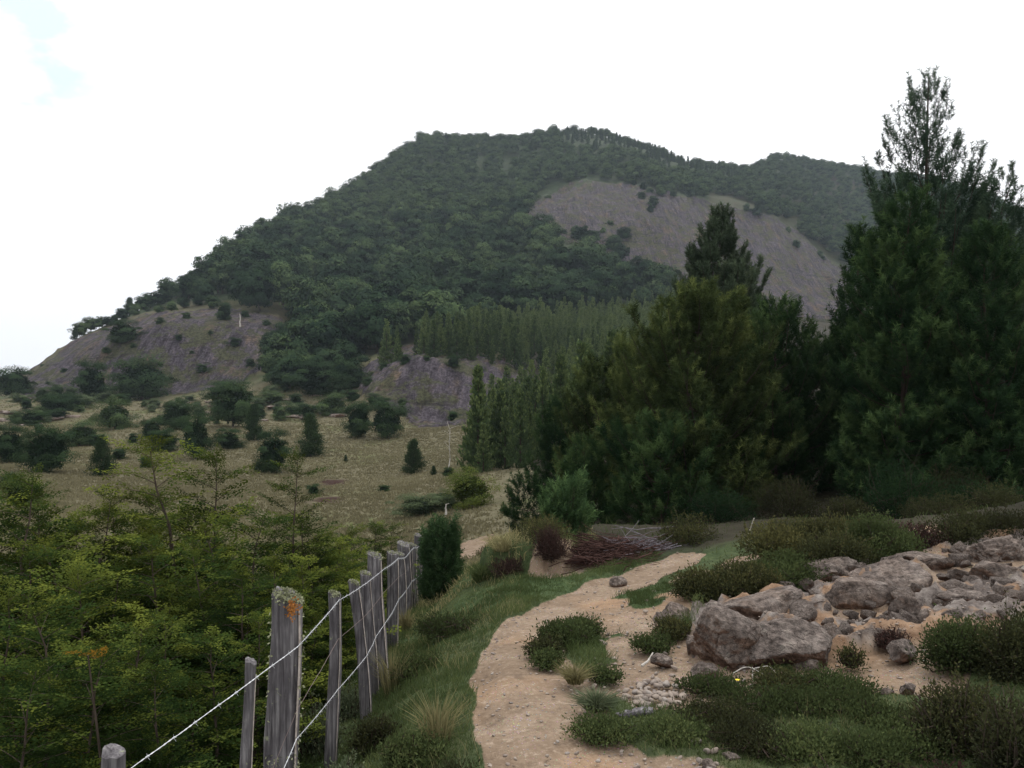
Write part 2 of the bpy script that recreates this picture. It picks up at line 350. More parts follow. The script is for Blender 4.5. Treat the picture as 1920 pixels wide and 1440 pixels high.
M['greyleaf'] = foliage('grey_green_leaves', (.05,.065,.04), (.09,.115,.065), (.16,.18,.1), .15)
M['grass'] = foliage('grass_blades', (.028,.045,.016), (.06,.088,.032), (.14,.16,.065), .3)
M['drygrass'] = foliage('dry_grass_blades', (.1,.095,.045), (.2,.18,.085), (.36,.32,.17), .3)
def bark(name, a, c, sc=30):
    m, t = mat(name); b = NB(t); co = b.n('ShaderNodeTexCoord').outputs['Object']
    f = b.noise(b.scale(co, (1, 1, .15)), sc, 5); b.out(b.ramp(f, (.3, a), (.7, c)), .9, f, .6, .02, .1); return m
M['bark'] = bark('bark', (.03,.022,.018), (.09,.07,.055))
M['bark_pale'] = bark('bark_pale', (.25,.23,.2), (.55,.52,.48))
M['bark_red'] = bark('bark_red', (.02,.014,.011), (.06,.042,.034))
def wood():
    m, t = mat('weathered_wood'); b = NB(t); co = b.n('ShaderNodeTexCoord').outputs['Object']
    g = b.noise(b.scale(co, (1, 1, .06)), 55, 6, .65, .4); big = b.noise(b.scale(co, (1, 1, .5)), 9, 4)
    c = b.ramp(g, (.3, (.028,.025,.026)), (.5, (.125,.117,.122)), (.7, (.27,.258,.258)))
    c = b.mix(b.rmp(big, .42, .62), c, b.mix(.5, c, (.035,.03,.036)))
    li = b.rmp(b.noise(co, 22, 5, .7), .62, .72); c = b.mix(b.math('MULTIPLY', li, .8), c, (.24,.26,.16))
    b.out(c, .9, g, .8, .012, .15); return m
M['wood'] = wood()
def plain(name, a, c, sc=20, rough=.85, bs=.4, bd=.01):
    m, t = mat(name); b = NB(t); co = b.n('ShaderNodeTexCoord').outputs['Object']; f = b.noise(co, sc, 5, .6)
    b.out(b.ramp(f, (.3, a), (.7, c)), rough, f, bs, bd, .2); return m
M['sawn'] = plain('sawn_wood', (.26,.22,.19), (.5,.44,.4), 40)
M['lichen'] = plain('lichen', (.13,.14,.075), (.34,.35,.22), 60, .95, .9, .01)
M['orange_lichen'] = plain('orange_lichen', (.22,.08,.02), (.38,.16,.04), 60, .95, .8, .01)
M['petal'] = plain('yellow_petals', (.7,.5,.02), (.8,.62,.05))
m, t = mat('galvanised_wire'); b = NB(t); b.out((.55,.56,.58), .45, spec=.5); t.nodes['Principled BSDF'].inputs['Metallic'].default_value = .4; M['wire'] = m
m, t = mat('rusty_wire'); b = NB(t); b.out((.16,.12,.11), .7); M['rusty'] = m
def rock(name, warm=.3):
    m, t = mat(name); b = NB(t); co = b.n('ShaderNodeTexCoord').outputs['Object']; ge = b.n('ShaderNodeNewGeometry'); oi = b.n('ShaderNodeObjectInfo')
    f = b.noise(co, 7, 8, .65); g = b.noise(co, 2.2, 4, .6, .6); fine = b.noise(co, 60, 4, .7)
    c = b.ramp(f, (.3, (.08,.065,.058)), (.5, (.195,.165,.148)), (.7, (.32,.28,.25)))
    sx = b.n('ShaderNodeSeparateXYZ'); t.links.new(ge.outputs['Normal'], sx.inputs[0])
    side = b.rmp(b.math('ADD', b.math('MULTIPLY', sx.outputs['Z'], -.6), b.math('MULTIPLY', g, 1.1)), .45, .85)
    c = b.mix(b.math('MULTIPLY', side, .75), c, b.ramp(f, (.3, (.1,.05,.035)), (.7, (.25,.15,.105))))
    c = b.mix(b.math('MULTIPLY', b.math('MULTIPLY', oi.outputs['Random'], warm), b.rmp(g, .35, .6)), c, (.24,.165,.115))
    vo = b.n('ShaderNodeTexVoronoi', feature='DISTANCE_TO_EDGE'); b.set(vo.inputs['Vector'], b.mix(.25, co, b.n('ShaderNodeTexNoise').outputs['Color'])); vo.inputs['Scale'].default_value = 5
    cr = b.rmp(vo.outputs['Distance'], 0, .03); c = b.mix(b.math('MULTIPLY', b.math('SUBTRACT', 1, cr), .3), c, (.04,.03,.027))
    li = b.rmp(b.noise(co, 14, 5, .7), .6, .68); c = b.mix(b.math('MULTIPLY', li, .3), c, (.26,.26,.21)); f2 = b.noise(co, 26, 6, .75); c = b.mix(.45, c, b.ramp(f2, (.40, (.07,.06,.055)), (.60, (.72,.68,.65))), 'OVERLAY')
    h = b.math('ADD', b.math('ADD', f, b.math('MULTIPLY', f2, .5)), b.math('MULTIPLY', cr, .12)); b.out(c, .92, h, 1.0, .07, .12); return m
M['rock'] = rock('outcrop_rock'); 
def stone():
    m, t = mat('loose_stone'); b = NB(t); co = b.n('ShaderNodeTexCoord').outputs['Object']; oi = b.n('ShaderNodeObjectInfo'); tn = b.attr('tone')
    c = b.ramp(b.math('FRACT', b.math('ADD', oi.outputs['Random'], tn)), (0, (.13,.095,.075)), (.3, (.23,.175,.14)), (.6, (.30,.24,.19)), (.85, (.15,.125,.12)), (1, (.38,.34,.3)))
    f = b.noise(co, 30, 5, .6); b.out(b.mix(.5, c, b.ramp(f, (.3, (.08,.065,.06)), (.7, (.34,.3,.26))), 'MIX'), .85, f, .5, .004, .2); return m
M['stone'] = stone()

def ground_mat():
    m, t = mat('ground'); b = NB(t); co = b.n('ShaderNodeTexCoord').outputs['Object']
    dirt, rk, green, dry, dark, scar = [b.attr(k) for k in ('dirt', 'rock', 'green', 'dry', 'floor', 'scar')]
    # near soil with litter
    n1 = b.noise(co, 1.4, 6, .65); n2 = b.noise(co, 9, 6, .7); n3 = b.noise(co, 70, 3, .7)
    soil = b.ramp(n2, (.3, (.03,.028,.017)), (.55, (.07,.062,.035)), (.75, (.13,.11,.06)))
    greenc = b.ramp(n2, (.3, (.02,.035,.013)), (.55, (.045,.07,.026)), (.78, (.09,.11,.05)))
    # dry meadow turf, patchy with horizontal tussock rows
    m1 = b.noise(co, .11, 6, .65); m2 = b.noise(b.scale(co, (1, 1.0, 1)), 1.6, 6, .7); m3 = b.noise(co, 6, 3, .7)
    mead = b.ramp(b.math('ADD', b.math('MULTIPLY', m2, .82), b.math('MULTIPLY', m3, .18)), (.32, (.075,.068,.038)), (.48, (.10,.09,.053)), (.62, (.125,.11,.07)), (.78, (.16,.14,.095)))
    mead = b.mix(b.rmp(m1, .5, .68), mead, b.ramp(m2, (.35, (.045,.055,.022)), (.65, (.12,.125,.05))))
    c = b.mix(green, soil, greenc); c = b.mix(dry, c, mead)
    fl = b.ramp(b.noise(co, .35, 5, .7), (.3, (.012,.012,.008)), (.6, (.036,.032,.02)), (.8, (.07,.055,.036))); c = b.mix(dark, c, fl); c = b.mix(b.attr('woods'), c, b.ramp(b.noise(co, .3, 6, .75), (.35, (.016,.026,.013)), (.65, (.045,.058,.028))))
    # bare rock, streaked down the fall line
    st = b.noise(b.scale(co, (1, .12, .10)), .9, 7, .68, .5); s2 = b.noise(b.scale(co, (1, .5, .35)), .25, 5, .65); s3 = b.noise(b.scale(co, (1, .3, .3)), 3, 4, .7)
    rc = b.ramp(b.math('ADD', b.math('MULTIPLY', st, .6), b.math('MULTIPLY', s3, .4)), (.38, (.018,.015,.018)), (.46, (.055,.047,.056)), (.56, (.1,.087,.099)), (.66, (.175,.152,.157)))
    rc = b.mix(b.rmp(s2, .5, .66), rc, b.ramp(st, (.35, (.055,.042,.03)), (.65, (.16,.12,.08))))
    rc = b.mix(b.math('MULTIPLY', b.rmp(b.noise(co, .16, 6, .75), .49, .57), .9), rc, (.07,.075,.035))
    lg = b.noise(b.scale(co, (.25, .25, 1.4)), .55, 6, .7, .8); rc = b.mix(b.math('MULTIPLY', b.rmp(lg, .56, .64), .75), rc, (.02,.017,.015))  # near-black horizontal bands: shadow lines of rock ledges, painted into the colour
    fr_ = b.noise(co, 1.6, 8, .8); rc = b.mix(1.0, rc, (.73,.72,.76), 'MULTIPLY'); rc = b.mix(.6, rc, b.ramp(fr_, (.42, (.08,.075,.075)), (.58, (.78,.76,.74))), 'OVERLAY')
    c = b.mix(b.rmp(b.math('ADD', rk, b.math('MULTIPLY', b.math('SUBTRACT', fr_, .5), 1.4)), .35, .65), c, rc)
    # trodden dirt
    d1 = b.noise(co, 2.3, 6, .7); d2 = b.noise(co, 28, 5, .75)
    dc = b.ramp(b.math('ADD', b.math('MULTIPLY', d1, .6), b.math('MULTIPLY', d2, .4)), (.33, (.115,.08,.054)), (.5, (.2,.147,.103)), (.68, (.30,.232,.172)))
    dc = b.mix(b.rmp(b.noise(co, .8, 3), .5, .7), dc, b.mix(.5, dc, (.30,.18,.10)))
    vo = b.n('ShaderNodeTexVoronoi'); b.set(vo.inputs['Vector'], co); vo.inputs['Scale'].default_value = 55
    pb = b.math('MULTIPLY', b.math('SUBTRACT', 1, b.rmp(vo.outputs['Distance'], .18, .34)), b.rmp(d1, .42, .6)); dc = b.mix(b.math('MULTIPLY', pb, .5), dc, b.mix(.6, vo.outputs['Color'], (.42,.33,.26)))
    dk = b.rmp(b.noise(co, 5, 6, .8), .52, .66); dc = b.mix(b.math('MULTIPLY', dk, .6), dc, (.095,.068,.05)); dc = b.mix(b.math('MULTIPLY', b.rmp(b.noise(co, 14, 5, .8), .55, .68), .5), dc, (.36,.29,.225))
    edge = b.rmp(b.math('ADD', dirt, b.math('MULTIPLY', b.math('SUBTRACT', n2, .5), .9)), .35, .6)
    c = b.mix(edge, c, dc)
    lf = b.noise(co, 9, 7, .68); lc = b.ramp(lf, (.34, (.05,.04,.037)), (.5, (.135,.114,.102)), (.66, (.22,.195,.175))); lc = b.mix(b.rmp(b.noise(co, 2.5, 4, .65), .47, .58), lc, b.ramp(lf, (.3, (.13,.075,.045)), (.7, (.28,.19,.125))))
    c = b.mix(b.attr('ledge'), c, lc); c = b.mix(scar, c, (.03,.014,.01))
    h = b.math('ADD', b.math('MULTIPLY', n2, .5), b.math('ADD', b.math('MULTIPLY', d2, .25), b.math('MULTIPLY', pb, .25)))
    hs = b.math('ADD', h, b.math('MULTIPLY', b.math('MULTIPLY', rk, st), 40)); hs = b.math('ADD', hs, b.math('MULTIPLY', b.math('MULTIPLY', dry, m2), 5))
    b.out(c, .95, hs, .7, .05, .1); return m
M['ground'] = ground_mat()

# ------------------------------------------------------------------ ground sheet
rows = np.concatenate([np.arange(-6, 2, .25), np.exp(np.linspace(math.log(2), math.log(2300), 860))])
u = np.linspace(-1, 1, 680); u = np.sign(u)*np.abs(u)**1.12
Y = np.repeat(rows[:, None], len(u), 1); X = u[None]*(4+1.12*np.maximum(Y, 0)); X, Y = X.ravel(), Y.ravel()
Z = terrain(X, Y, True); PX = 960+FP*X/np.maximum(Y, 1); PY = HOR-FP*(Z-EYE)/np.maximum(Y, 1)
rk = rockmask(X, Y, Z); dm = dirtmask(X, Y); lg = np.zeros(len(X)); m_ = (Y < 13) & (Y > 3) & (X > .8); lg[m_] = ledge_mask(X[m_], Y[m_])
nz = fbm(v3(X*.5, Y*.5), 4, 61); dry = sstep(Y+4*nz+.6*np.maximum(-X-4, 0), 15, 20)*(1-sstep(Y, 150, 170)); 
# bank is orange earth where the turf has slipped
slip = np.clip(1-np.hypot((X-.62)/.35, (Y-9.15)/.35), 0, 1); dm = np.maximum(dm, sstep(slip+.2*nz*(slip > 0), .1, .4))
dry = np.where((X/np.maximum(Y, 1) > .0) & (Y > 24), dry*(1-sstep((PX-1000)+40*nz, 0, 80)), dry)
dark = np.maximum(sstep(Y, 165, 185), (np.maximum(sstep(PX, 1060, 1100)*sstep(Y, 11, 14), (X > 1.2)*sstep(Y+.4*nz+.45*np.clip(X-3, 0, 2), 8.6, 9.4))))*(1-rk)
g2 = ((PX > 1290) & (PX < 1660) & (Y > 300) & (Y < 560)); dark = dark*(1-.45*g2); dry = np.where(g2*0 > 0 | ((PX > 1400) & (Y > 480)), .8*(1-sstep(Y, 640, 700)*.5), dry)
dry = np.where((Y > 170) & (Y < 240) & (PX < 560), .8, dry); dark = np.where((Y > 170) & (Y < 240) & (PX < 560), dark*.4, dark)
green = np.clip(1-sstep(Y, 8, 20)*.5+.4*nz, 0, 1)
def scarm(px, py, w_, h_): 
    x, y, z = hit(px, py, 20, 120); return np.clip(1.6-np.hypot((X-x)/(w_*y/FP), (Y-y)/(h_*y*y/FP/4.5))-.6*fbm(v3(X*1.5, Y*1.5), 3, 71), 0, 1)
scar = np.maximum.reduce([scarm(610, 936, 30, 7), scarm(628, 903, 28, 5), scarm(610, 922, 14, 3), scarm(875, 1000, 18, 5)])*(Y > 18)
idx = np.arange(len(rows)*len(u)).reshape(len(rows), len(u))
F = np.stack([idx[:-1, :-1], idx[:-1, 1:], idx[1:, 1:], idx[1:, :-1]], -1).reshape(-1, 4)
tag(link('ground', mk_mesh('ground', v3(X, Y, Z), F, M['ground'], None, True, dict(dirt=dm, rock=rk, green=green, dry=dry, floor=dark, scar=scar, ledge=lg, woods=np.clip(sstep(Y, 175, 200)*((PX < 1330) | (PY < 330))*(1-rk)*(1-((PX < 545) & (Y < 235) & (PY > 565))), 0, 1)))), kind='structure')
SUMMIT = float(Z.max())

# ------------------------------------------------------------------ plant builders (each returns {part: mesh})
def crown_cloud(seed, n, leaf, lobes=26, rx=.5, rz=.42, zc=.52, flat=.3, lob=.2, inner=.3):
    """rounded broadleaf crown of height 1: leaf clumps gathered in flattened lobes"""
    r = np.random.default_rng(seed); mb = MB()
    a = r.uniform(0, 2*math.pi, lobes); h = r.uniform(-.85, 1, lobes); q = np.sqrt(1-h*h*.9)*r.uniform(.55, .95, lobes)
    wob = 1+.28*np.sin(a*2+r.uniform(0, 6))*r.random()+.2*np.sin(a*3+r.uniform(0, 6))+.12*r.normal(size=lobes); q = q*wob; C = np.stack([rx*q*np.cos(a), rx*q*np.sin(a), zc+rz*h*.85], -1); R = lob*r.uniform(.55, 1.45, lobes)
    k = r.integers(0, lobes, n); d = rdir(r, n); d[:, 2] = np.abs(d[:, 2])*1.0-.45*r.random(n); rad = R[k]*(r.random(n)**.25)
    P = C[k]+d*rad[:, None]*np.array([1, 1, .85]); D = nrm(d*np.array([1, 1, .3])+.5*rdir(r, n)); Nn = nrm(np.array([0, 0, 1.])*flat+nrm(P-[0, 0, zc])*.8+d*.7+.22*rdir(r, n)); P[:, 2] = np.maximum(P[:, 2], .01)
    D = nrm(np.cross(Nn, rdir(r, n)))
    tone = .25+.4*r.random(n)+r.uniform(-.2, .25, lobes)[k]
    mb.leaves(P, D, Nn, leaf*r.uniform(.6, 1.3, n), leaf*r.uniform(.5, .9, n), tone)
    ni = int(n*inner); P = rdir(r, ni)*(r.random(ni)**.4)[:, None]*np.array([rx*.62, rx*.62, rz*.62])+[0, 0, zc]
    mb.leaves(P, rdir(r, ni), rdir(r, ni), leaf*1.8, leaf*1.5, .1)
    return mb
def trunk_mb(h, r0, k=6, lean=0, seed=0, top=.15):
    r = np.random.default_rng(seed); mb = MB(); n = 7; z = np.linspace(-.03, h, n)
    P = np.stack([lean*z+.02*h*r.normal(size=n), .02*h*r.normal(size=n), z], -1); P[0, :2] = 0; mb.tube(P, r0*np.linspace(1, top, n), k); return mb, P
def broad(seed, n, leaf, m, **kw):
    mb = crown_cloud(seed, n, leaf, **kw); t, P = trunk_mb(.6, .022, 5, 0, seed); r = np.random.default_rng(seed)
    for _ in range(7):
        a = r.uniform(0, 6.28); z = r.uniform(.12, .45); e = np.array([math.cos(a)*.3, math.sin(a)*.3, z+.25]); s0 = np.array([0, 0, z])
        t.tube(np.stack([s0, (s0+e)/2+[0, 0, -.02], e]), [.010, .006, .002], 4, cap=False)
    return {'trunk': t.build('trunk', M['bark']), 'crown': mb.build('crown', m)}
def far_conifer(seed, n, leaf, m, slim=.17, base=.06, expo=.8, up=.35, jit=.012):
    r = np.random.default_rng(seed); mb = MB(); nl = 15; nb = 7
    t = (np.arange(nl*nb)//nb+r.random(nl*nb))/nl; a = r.uniform(0, 2*math.pi, nl*nb); L = slim*(1-t)**expo*r.uniform(.65, 1.25, nl*nb)+.012
    k = r.integers(0, nl*nb, n); s = r.random(n)**.6; z0 = base+(1-base)*t[k]
    P = np.stack([np.cos(a[k])*L[k]*s, np.sin(a[k])*L[k]*s, z0+L[k]*s*up*s], -1)+r.normal(size=(n, 3))*jit
    D = nrm(np.stack([np.cos(a[k])*.6, np.sin(a[k])*.6, np.full(n, 1.)], -1)+.5*rdir(r, n))
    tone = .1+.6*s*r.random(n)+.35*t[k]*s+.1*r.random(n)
    mb.leaves(P, D, nrm(np.stack([np.cos(a[k]), np.sin(a[k]), np.full(n, .7)], -1)+.5*rdir(r, n)), leaf*r.uniform(.6, 1.3, n), leaf*.6, tone)
    mb.leaves(np.stack([np.zeros(6), np.zeros(6), 1-.012*np.arange(6)], -1), nrm(np.array([[0, 0, 1.]])+.25*rdir(r, 6)), rdir(r, 6), leaf, leaf*.4, .7)
    tm = MB(); tm.tube(np.array([[0, 0, -.03], [0, 0, .5], [0, 0, .97]]), [.016, .009, .002], 5)
    return {'trunk': tm.build('trunk', M['bark_red']), 'crown': mb.build('crown', m)}
def shoot_tpl(r, nn=30, L=.22, nl=.09, wd=.015):
    mb = MB(); s = r.random(nn)*L; a = r.uniform(0, 2*math.pi, nn); D = nrm(np.stack([np.full(nn, .75), np.cos(a), np.sin(a)], -1))
    P = np.stack([s, np.zeros(nn), np.zeros(nn)], -1); Sd = nrm(np.cross(D, rdir(r, nn)))
    mb.blades(P, D, Sd, nl*r.uniform(.8, 1.2, nn), wd, .1*r.random(nn)+.25*s/L); return mb.tpl()
def pine_tree(seed, H, R, m, prof=None, base=.02, whorl=.26, nb=6, dens=1., curl=.9, shoot=1., tone0=.25, dead=0, keep=None, barkm='bark_red', df=None):
    """pine with whorls of branches that sweep up at the tips, bottle-brush shoots all along"""
    r = np.random.default_rng(seed); prof = prof or (lambda t: (1-t)**.75*(.55+.45*min(1, t/.15)))
    br = MB(); nd = MB(); tp = shoot_tpl(r); 
    n = 9; z = np.linspace(-.15, H, n); tr = np.stack([.015*H*r.normal(size=n)*np.linspace(0, 1, n), .015*H*r.normal(size=n)*np.linspace(0, 1, n), z], -1)
    tk = MB(); tk.tube(tr, .011*H*np.linspace(1, .10, n)**.9, 8)
    O = []; D = []; Sc = []; Tn = []; h = base*H
    while h < H*.985:
        t = h/H; a0 = r.uniform(0, 6.28); k_ = max(3, int(nb*(.6+.4*(1-t))+r.integers(0, 2)))
        for k in range(k_):
            a = a0+k*2*math.pi/k_+r.normal()*.25; L = R*prof(t)*r.uniform(.6, 1.15)
            if L < .08: L = .08
            if keep and not keep(t, a, r): continue
            m_ = 8; s = np.linspace(0, 1, m_); el = (-.1 if t < .3 else .15)+.25*t; ra = np.array([math.cos(a), math.sin(a)])
            zz = h+L*(el*s+curl*.5*s**2.2); ho = L*(s-.12*s**3)
            c = np.array([np.interp(h, z, tr[:, 0]), np.interp(h, z, tr[:, 1])]); side = .08*L*r.normal()*s**2
            P = np.stack([c[0]+ra[0]*ho-ra[1]*side, c[1]+ra[1]*ho+ra[0]*side, zz], -1)
            br.tube(P, max(.006, .011*L**.8)*np.linspace(1, .3, m_), 4, cap=False)
            if dead and r.random() < dead*(1-t): continue
            ns = max(4, int(L*24*dens*(df(t) if df else 1))); q = r.random(ns)**.65*.85+.15
            B = np.stack([np.interp(q, s, P[:, i]) for i in range(3)], -1); T = nrm(np.stack([np.interp(q, s, np.gradient(P[:, i])) for i in range(3)], -1))
            sd = nrm(np.cross(T, [0, 0, 1])); off = r.uniform(-1, 1, ns)*(.10+.34*L*(1-q)**.8*.8); off2 = r.uniform(-.04, .14, ns)
            B2 = B+sd*off[:, None]+np.array([0, 0, 1.])*off2[:, None]; dr = nrm(T*.7+sd*np.sign(off)[:, None]*.45+np.array([0, 0, 1])*(.2+.5*t)*curl/1.2+.35*rdir(r, ns))
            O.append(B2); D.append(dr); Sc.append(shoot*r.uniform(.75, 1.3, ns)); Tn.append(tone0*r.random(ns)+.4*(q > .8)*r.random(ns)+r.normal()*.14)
        h += whorl*r.uniform(.7, 1.3)
    O.append(np.array([[tr[-1, 0], tr[-1, 1], H-.1-.08*i] for i in range(4)])); D.append(np.array([[.1*i, .1, 1.] for i in range(4)])); Sc.append(np.full(4, shoot)); Tn.append(np.full(4, .4))
    O, D, Sc, Tn = map(np.concatenate, (O, D, Sc, Tn)); nd.place(tp, frames(D, rdir(r, len(D)), Sc), O, Tn)
    return {'trunk': tk.build('trunk', M[barkm]), 'branches': br.build('branches', M[barkm]), 'crown': nd.build('crown', m)}
def spray_tpl(r, n_tw=9, L=.5, leaf=.026):
    """flat, layered beech spray lying in its XY plane"""
    lv = MB(); P = []; D = []
    for i in range(n_tw*2+1):
        s = (i//2+.5)/n_tw*.9; sg = 1 if i % 2 else -1; l2 = L*.42*(1-s)**.7*r.uniform(.7, 1.1)+.02; b = np.array([s*L, 0, 0]); d = nrm(np.array([.65, sg*.8, r.normal()*.08]))
        if i == n_tw*2: b = np.array([.82*L, 0, 0]); d = np.array([1., 0, 0]); l2 = L*.18
        m_ = max(3, int(l2/(leaf*.62)))
        for j in range(m_):
            p = b+d*l2*(j+.3)/m_; sg2 = 1 if j % 2 else -1; P.append(p+r.normal(size=3)*leaf*.3); D.append(nrm(d*r.uniform(.3, .9)+np.cross([0, 0, 1], d)*sg2*.8+[0, 0, r.normal()*.25]))
    P = np.array(P); D = np.array(D); n = len(P); Nn = nrm(np.array([0, 0, 1.])+.35*rdir(r, n))
    lv.leaves(P, D, Nn, leaf*r.uniform(.55, 1.3, n), leaf*.66, .25*P[:, 0]/L+.1*r.random(n)); return lv.tpl()
def sapling(seed, H, R, m, nb=26, lean=0, dens=1., stems=2, low=.08, leaf=.037):
    r = np.random.default_rng(seed); br = MB(); lv = MB(); tps = [spray_tpl(r, 8, .42, leaf) for _ in range(3)]; O = [[], [], []]; D = [[], [], []]; U = [[], [], []]; Sc = [[], [], []]; Tn = [[], [], []]
    tk = MB()
    for st in range(stems):
        a = r.uniform(0, 6.28); hh = H*(1 if st == 0 else r.uniform(.55, .85)); sp = (0 if st == 0 else R*.4); n = 8; s = np.linspace(0, 1, n)
        P = np.stack([sp*math.cos(a)*s**.8+lean*hh*s*s+.012*hh*np.cumsum(r.normal(size=n)), sp*math.sin(a)*s**.8+.012*hh*np.cumsum(r.normal(size=n)), hh*s], -1); P[0] = (0, 0, -.12)
        tk.tube(P, (.007+.009*hh)*np.linspace(1, .13, n), 6)
        nbb = int(nb*(1 if st == 0 else .6))
        for k in range(nbb):
            t = low+(1-low)*((k+r.random())/nbb); az = k*2.4+r.normal()*.5; L = R*((1-t)**.8+.03)*r.uniform(.55, 1.25)*(1 if st == 0 else .75)+.12; b = np.array([np.interp(t, s, P[:, i]) for i in range(3)])
            e = .15+.55*t+r.normal()*.12; q = np.linspace(0, 1, 5); dr = np.array([math.cos(az), math.sin(az)])
            BP = np.stack([b[0]+dr[0]*L*q, b[1]+dr[1]*L*q, b[2]+L*(e*q-.18*q*q)], -1); br.tube(BP, (.004+.004*L)*np.linspace(1, .3, 5), 4, cap=False)
            ns = max(3, int(L*9*dens))
            for j in range(ns+1):
                qq = (j+.6)/(ns+.6) if j < ns else .92; p = np.array([np.interp(qq, q, BP[:, i]) for i in range(3)]); sg = 1 if j % 2 else -1
                T = np.array([dr[0], dr[1], e-.36*qq]); sd = np.array([-dr[1], dr[0], 0])*sg
                d = T*.8+sd*(.75 if j < ns else 0)+[0, 0, r.normal()*.12]; i_ = r.integers(0, 3)
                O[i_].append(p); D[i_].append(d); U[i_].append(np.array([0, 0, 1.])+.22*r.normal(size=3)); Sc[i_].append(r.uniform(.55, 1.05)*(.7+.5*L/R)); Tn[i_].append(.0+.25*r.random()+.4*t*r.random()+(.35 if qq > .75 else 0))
        for j in range(5):      # leader tuft
            i_ = j % 3; O[i_].append(P[-1]-[0, 0, .05*j]); D[i_].append(np.array([.6*math.cos(j*2.4), .6*math.sin(j*2.4), 1.])); U[i_].append(rdir(r, 1)[0]); Sc[i_].append(.45); Tn[i_].append(.5)
    for i in range(3): lv.place(tps[i], frames(np.array(D[i]), np.array(U[i]), np.array(Sc[i])), np.array(O[i]), np.array(Tn[i]))
    return {'trunk': tk.build('trunk', M['bark']), 'branches': br.build('branches', M['bark']), 'crown': lv.build('crown', m)}
def low_shrub(seed, W, H, m, n=5000, leaf=.02, twigs=60, spiky=.4, twigm='bark_red', tone0=.2, lumps=9):
    """dense low shrub: stems fanning from the base, small leaves toward their ends"""
    r = np.random.default_rng(seed); st = MB(); lv = MB()
    a = r.uniform(0, 6.28, lumps); q = np.sqrt(r.random(lumps))*.62; C = np.stack([W/2*q*np.cos(a), W/2*q*np.sin(a), H*(.12+.6*(1-q)*r.random(lumps))], -1); R = np.array([W*.24, W*.24, H*.42])
    ends = []
    for i in range(twigs):
        c = C[r.integers(0, lumps)]+rdir(r, 1)[0]*R*.95; c[2] = max(c[2], .03); s0 = np.array([c[0]*.25, c[1]*.25, 0]); ends.append(c)
        mid = (s0+c)/2+r.normal(size=3)*.06*W; st.tube(np.stack([s0, mid, c, c+nrm(c-mid)*.05*r.random()]), [.006, .004, .0025, .001], 4, .3, False)
    k = r.integers(0, lumps, n); d = rdir(r, n); P = C[k]+d*R*(r.random(n)**.4)[:, None]; P += .03*r.normal(size=(n, 3)); P[:, 2] = np.abs(P[:, 2])*.95
    D = nrm(d*.6+np.array([0, 0, spiky])+.6*rdir(r, n)); lv.leaves(P, D, nrm(rdir(r, n)+[0, 0, .6]), leaf*r.uniform(.6, 1.4, n), leaf*.5, tone0+.3*np.clip(d[:, 2], 0, 1)+.25*r.random(n)+r.uniform(-.15, .15, lumps)[k])
    for c in ends[:max(12, twigs//2)]:
        u_ = nrm(r.normal(size=3)*.5+[0, 0, 1.]); L_ = H*r.uniform(.12, .38); nn = 14; q = r.random(nn); st.tube(np.stack([c, c+u_*L_*.6, c+u_*L_]), [.002, .0015, .001], 3, .3, False)
        lv.leaves(c+u_*(q*L_)[:, None], nrm(u_+.9*rdir(r, nn)), rdir(r, nn), leaf*r.uniform(.7, 1.3, nn), leaf*.5, tone0+.35+.3*r.random(nn))
    return {'stems': st.build('stems', M[twigm]), 'foliage': lv.build('foliage', m)}
def tussock(seed, R, H, m, n=220, w=.005, droop=.5):
    r = np.random.default_rng(seed); mb = MB()
    for _ in range(1):
        a = r.uniform(0, 6.28, n); q = r.random(n); P = np.stack([np.cos(a)*q*R*.35, np.sin(a)*q*R*.35, np.full(n, -.01)], -1); lean = q*R*droop+.1*R*r.random(n)
        L = H*r.uniform(.45, 1.1, n); dv = np.stack([np.cos(a)*lean, np.sin(a)*lean, L], -1); mid = P+dv*[.35, .35, .6]; tip = P+dv*[1.3, 1.3, .95]
        sd = nrm(np.cross(dv, rdir(r, n)))*w*.5
        V = np.stack([P-sd, P+sd, mid+sd*.8, mid-sd*.8, tip], 1); i = np.arange(n)[:, None]*5; tn = np.repeat(r.random(n)*.7+.1, 5)
        mb.add(V.reshape(-1, 3), np.concatenate([i+[0, 1, 2, 3]]), tn); mb.T.append(np.concatenate([i+[3, 2, 4]]))
    return mb.build('tussock', m)
def rockmesh(seed, dims, sub=5, cuts=9, rough=.07, name='boulder', m=None, keepbox=0):
    import bmesh
    r = np.random.default_rng(seed); bm = bmesh.new(); bmesh.ops.create_icosphere(bm, subdivisions=sub, radius=1)
    V = np.array([v.co for v in bm.verts]); Fa = np.array([[v.index for v in f.verts] for f in bm.faces]); bm.free()
    if keepbox: V = np.sign(V)*np.abs(V)**(1-keepbox); V /= np.abs(V).max()
    for n_, h in zip(rdir(r, cuts), r.uniform(.55, .85, cuts)):
        e = np.maximum(0, V@n_-h); V = V-e[:, None]*n_*.92
    V = V*(1+rough*fbm(V*2.2+seed, 4, seed)[:, None])-rough*.9*(np.maximum(0, .08-np.abs(fbm(V*np.array([2.2, 2.2, 1.1])+seed, 2, seed+3)))/.08)[:, None]*nrm(V)*(sub > 3)+rough*.5*fbm(V*7+seed, 4, seed+9)[:, None]*nrm(V)
    V = V*np.array(dims)/2
    return mk_mesh(name, V, Fa, m or M['rock'], None, True)
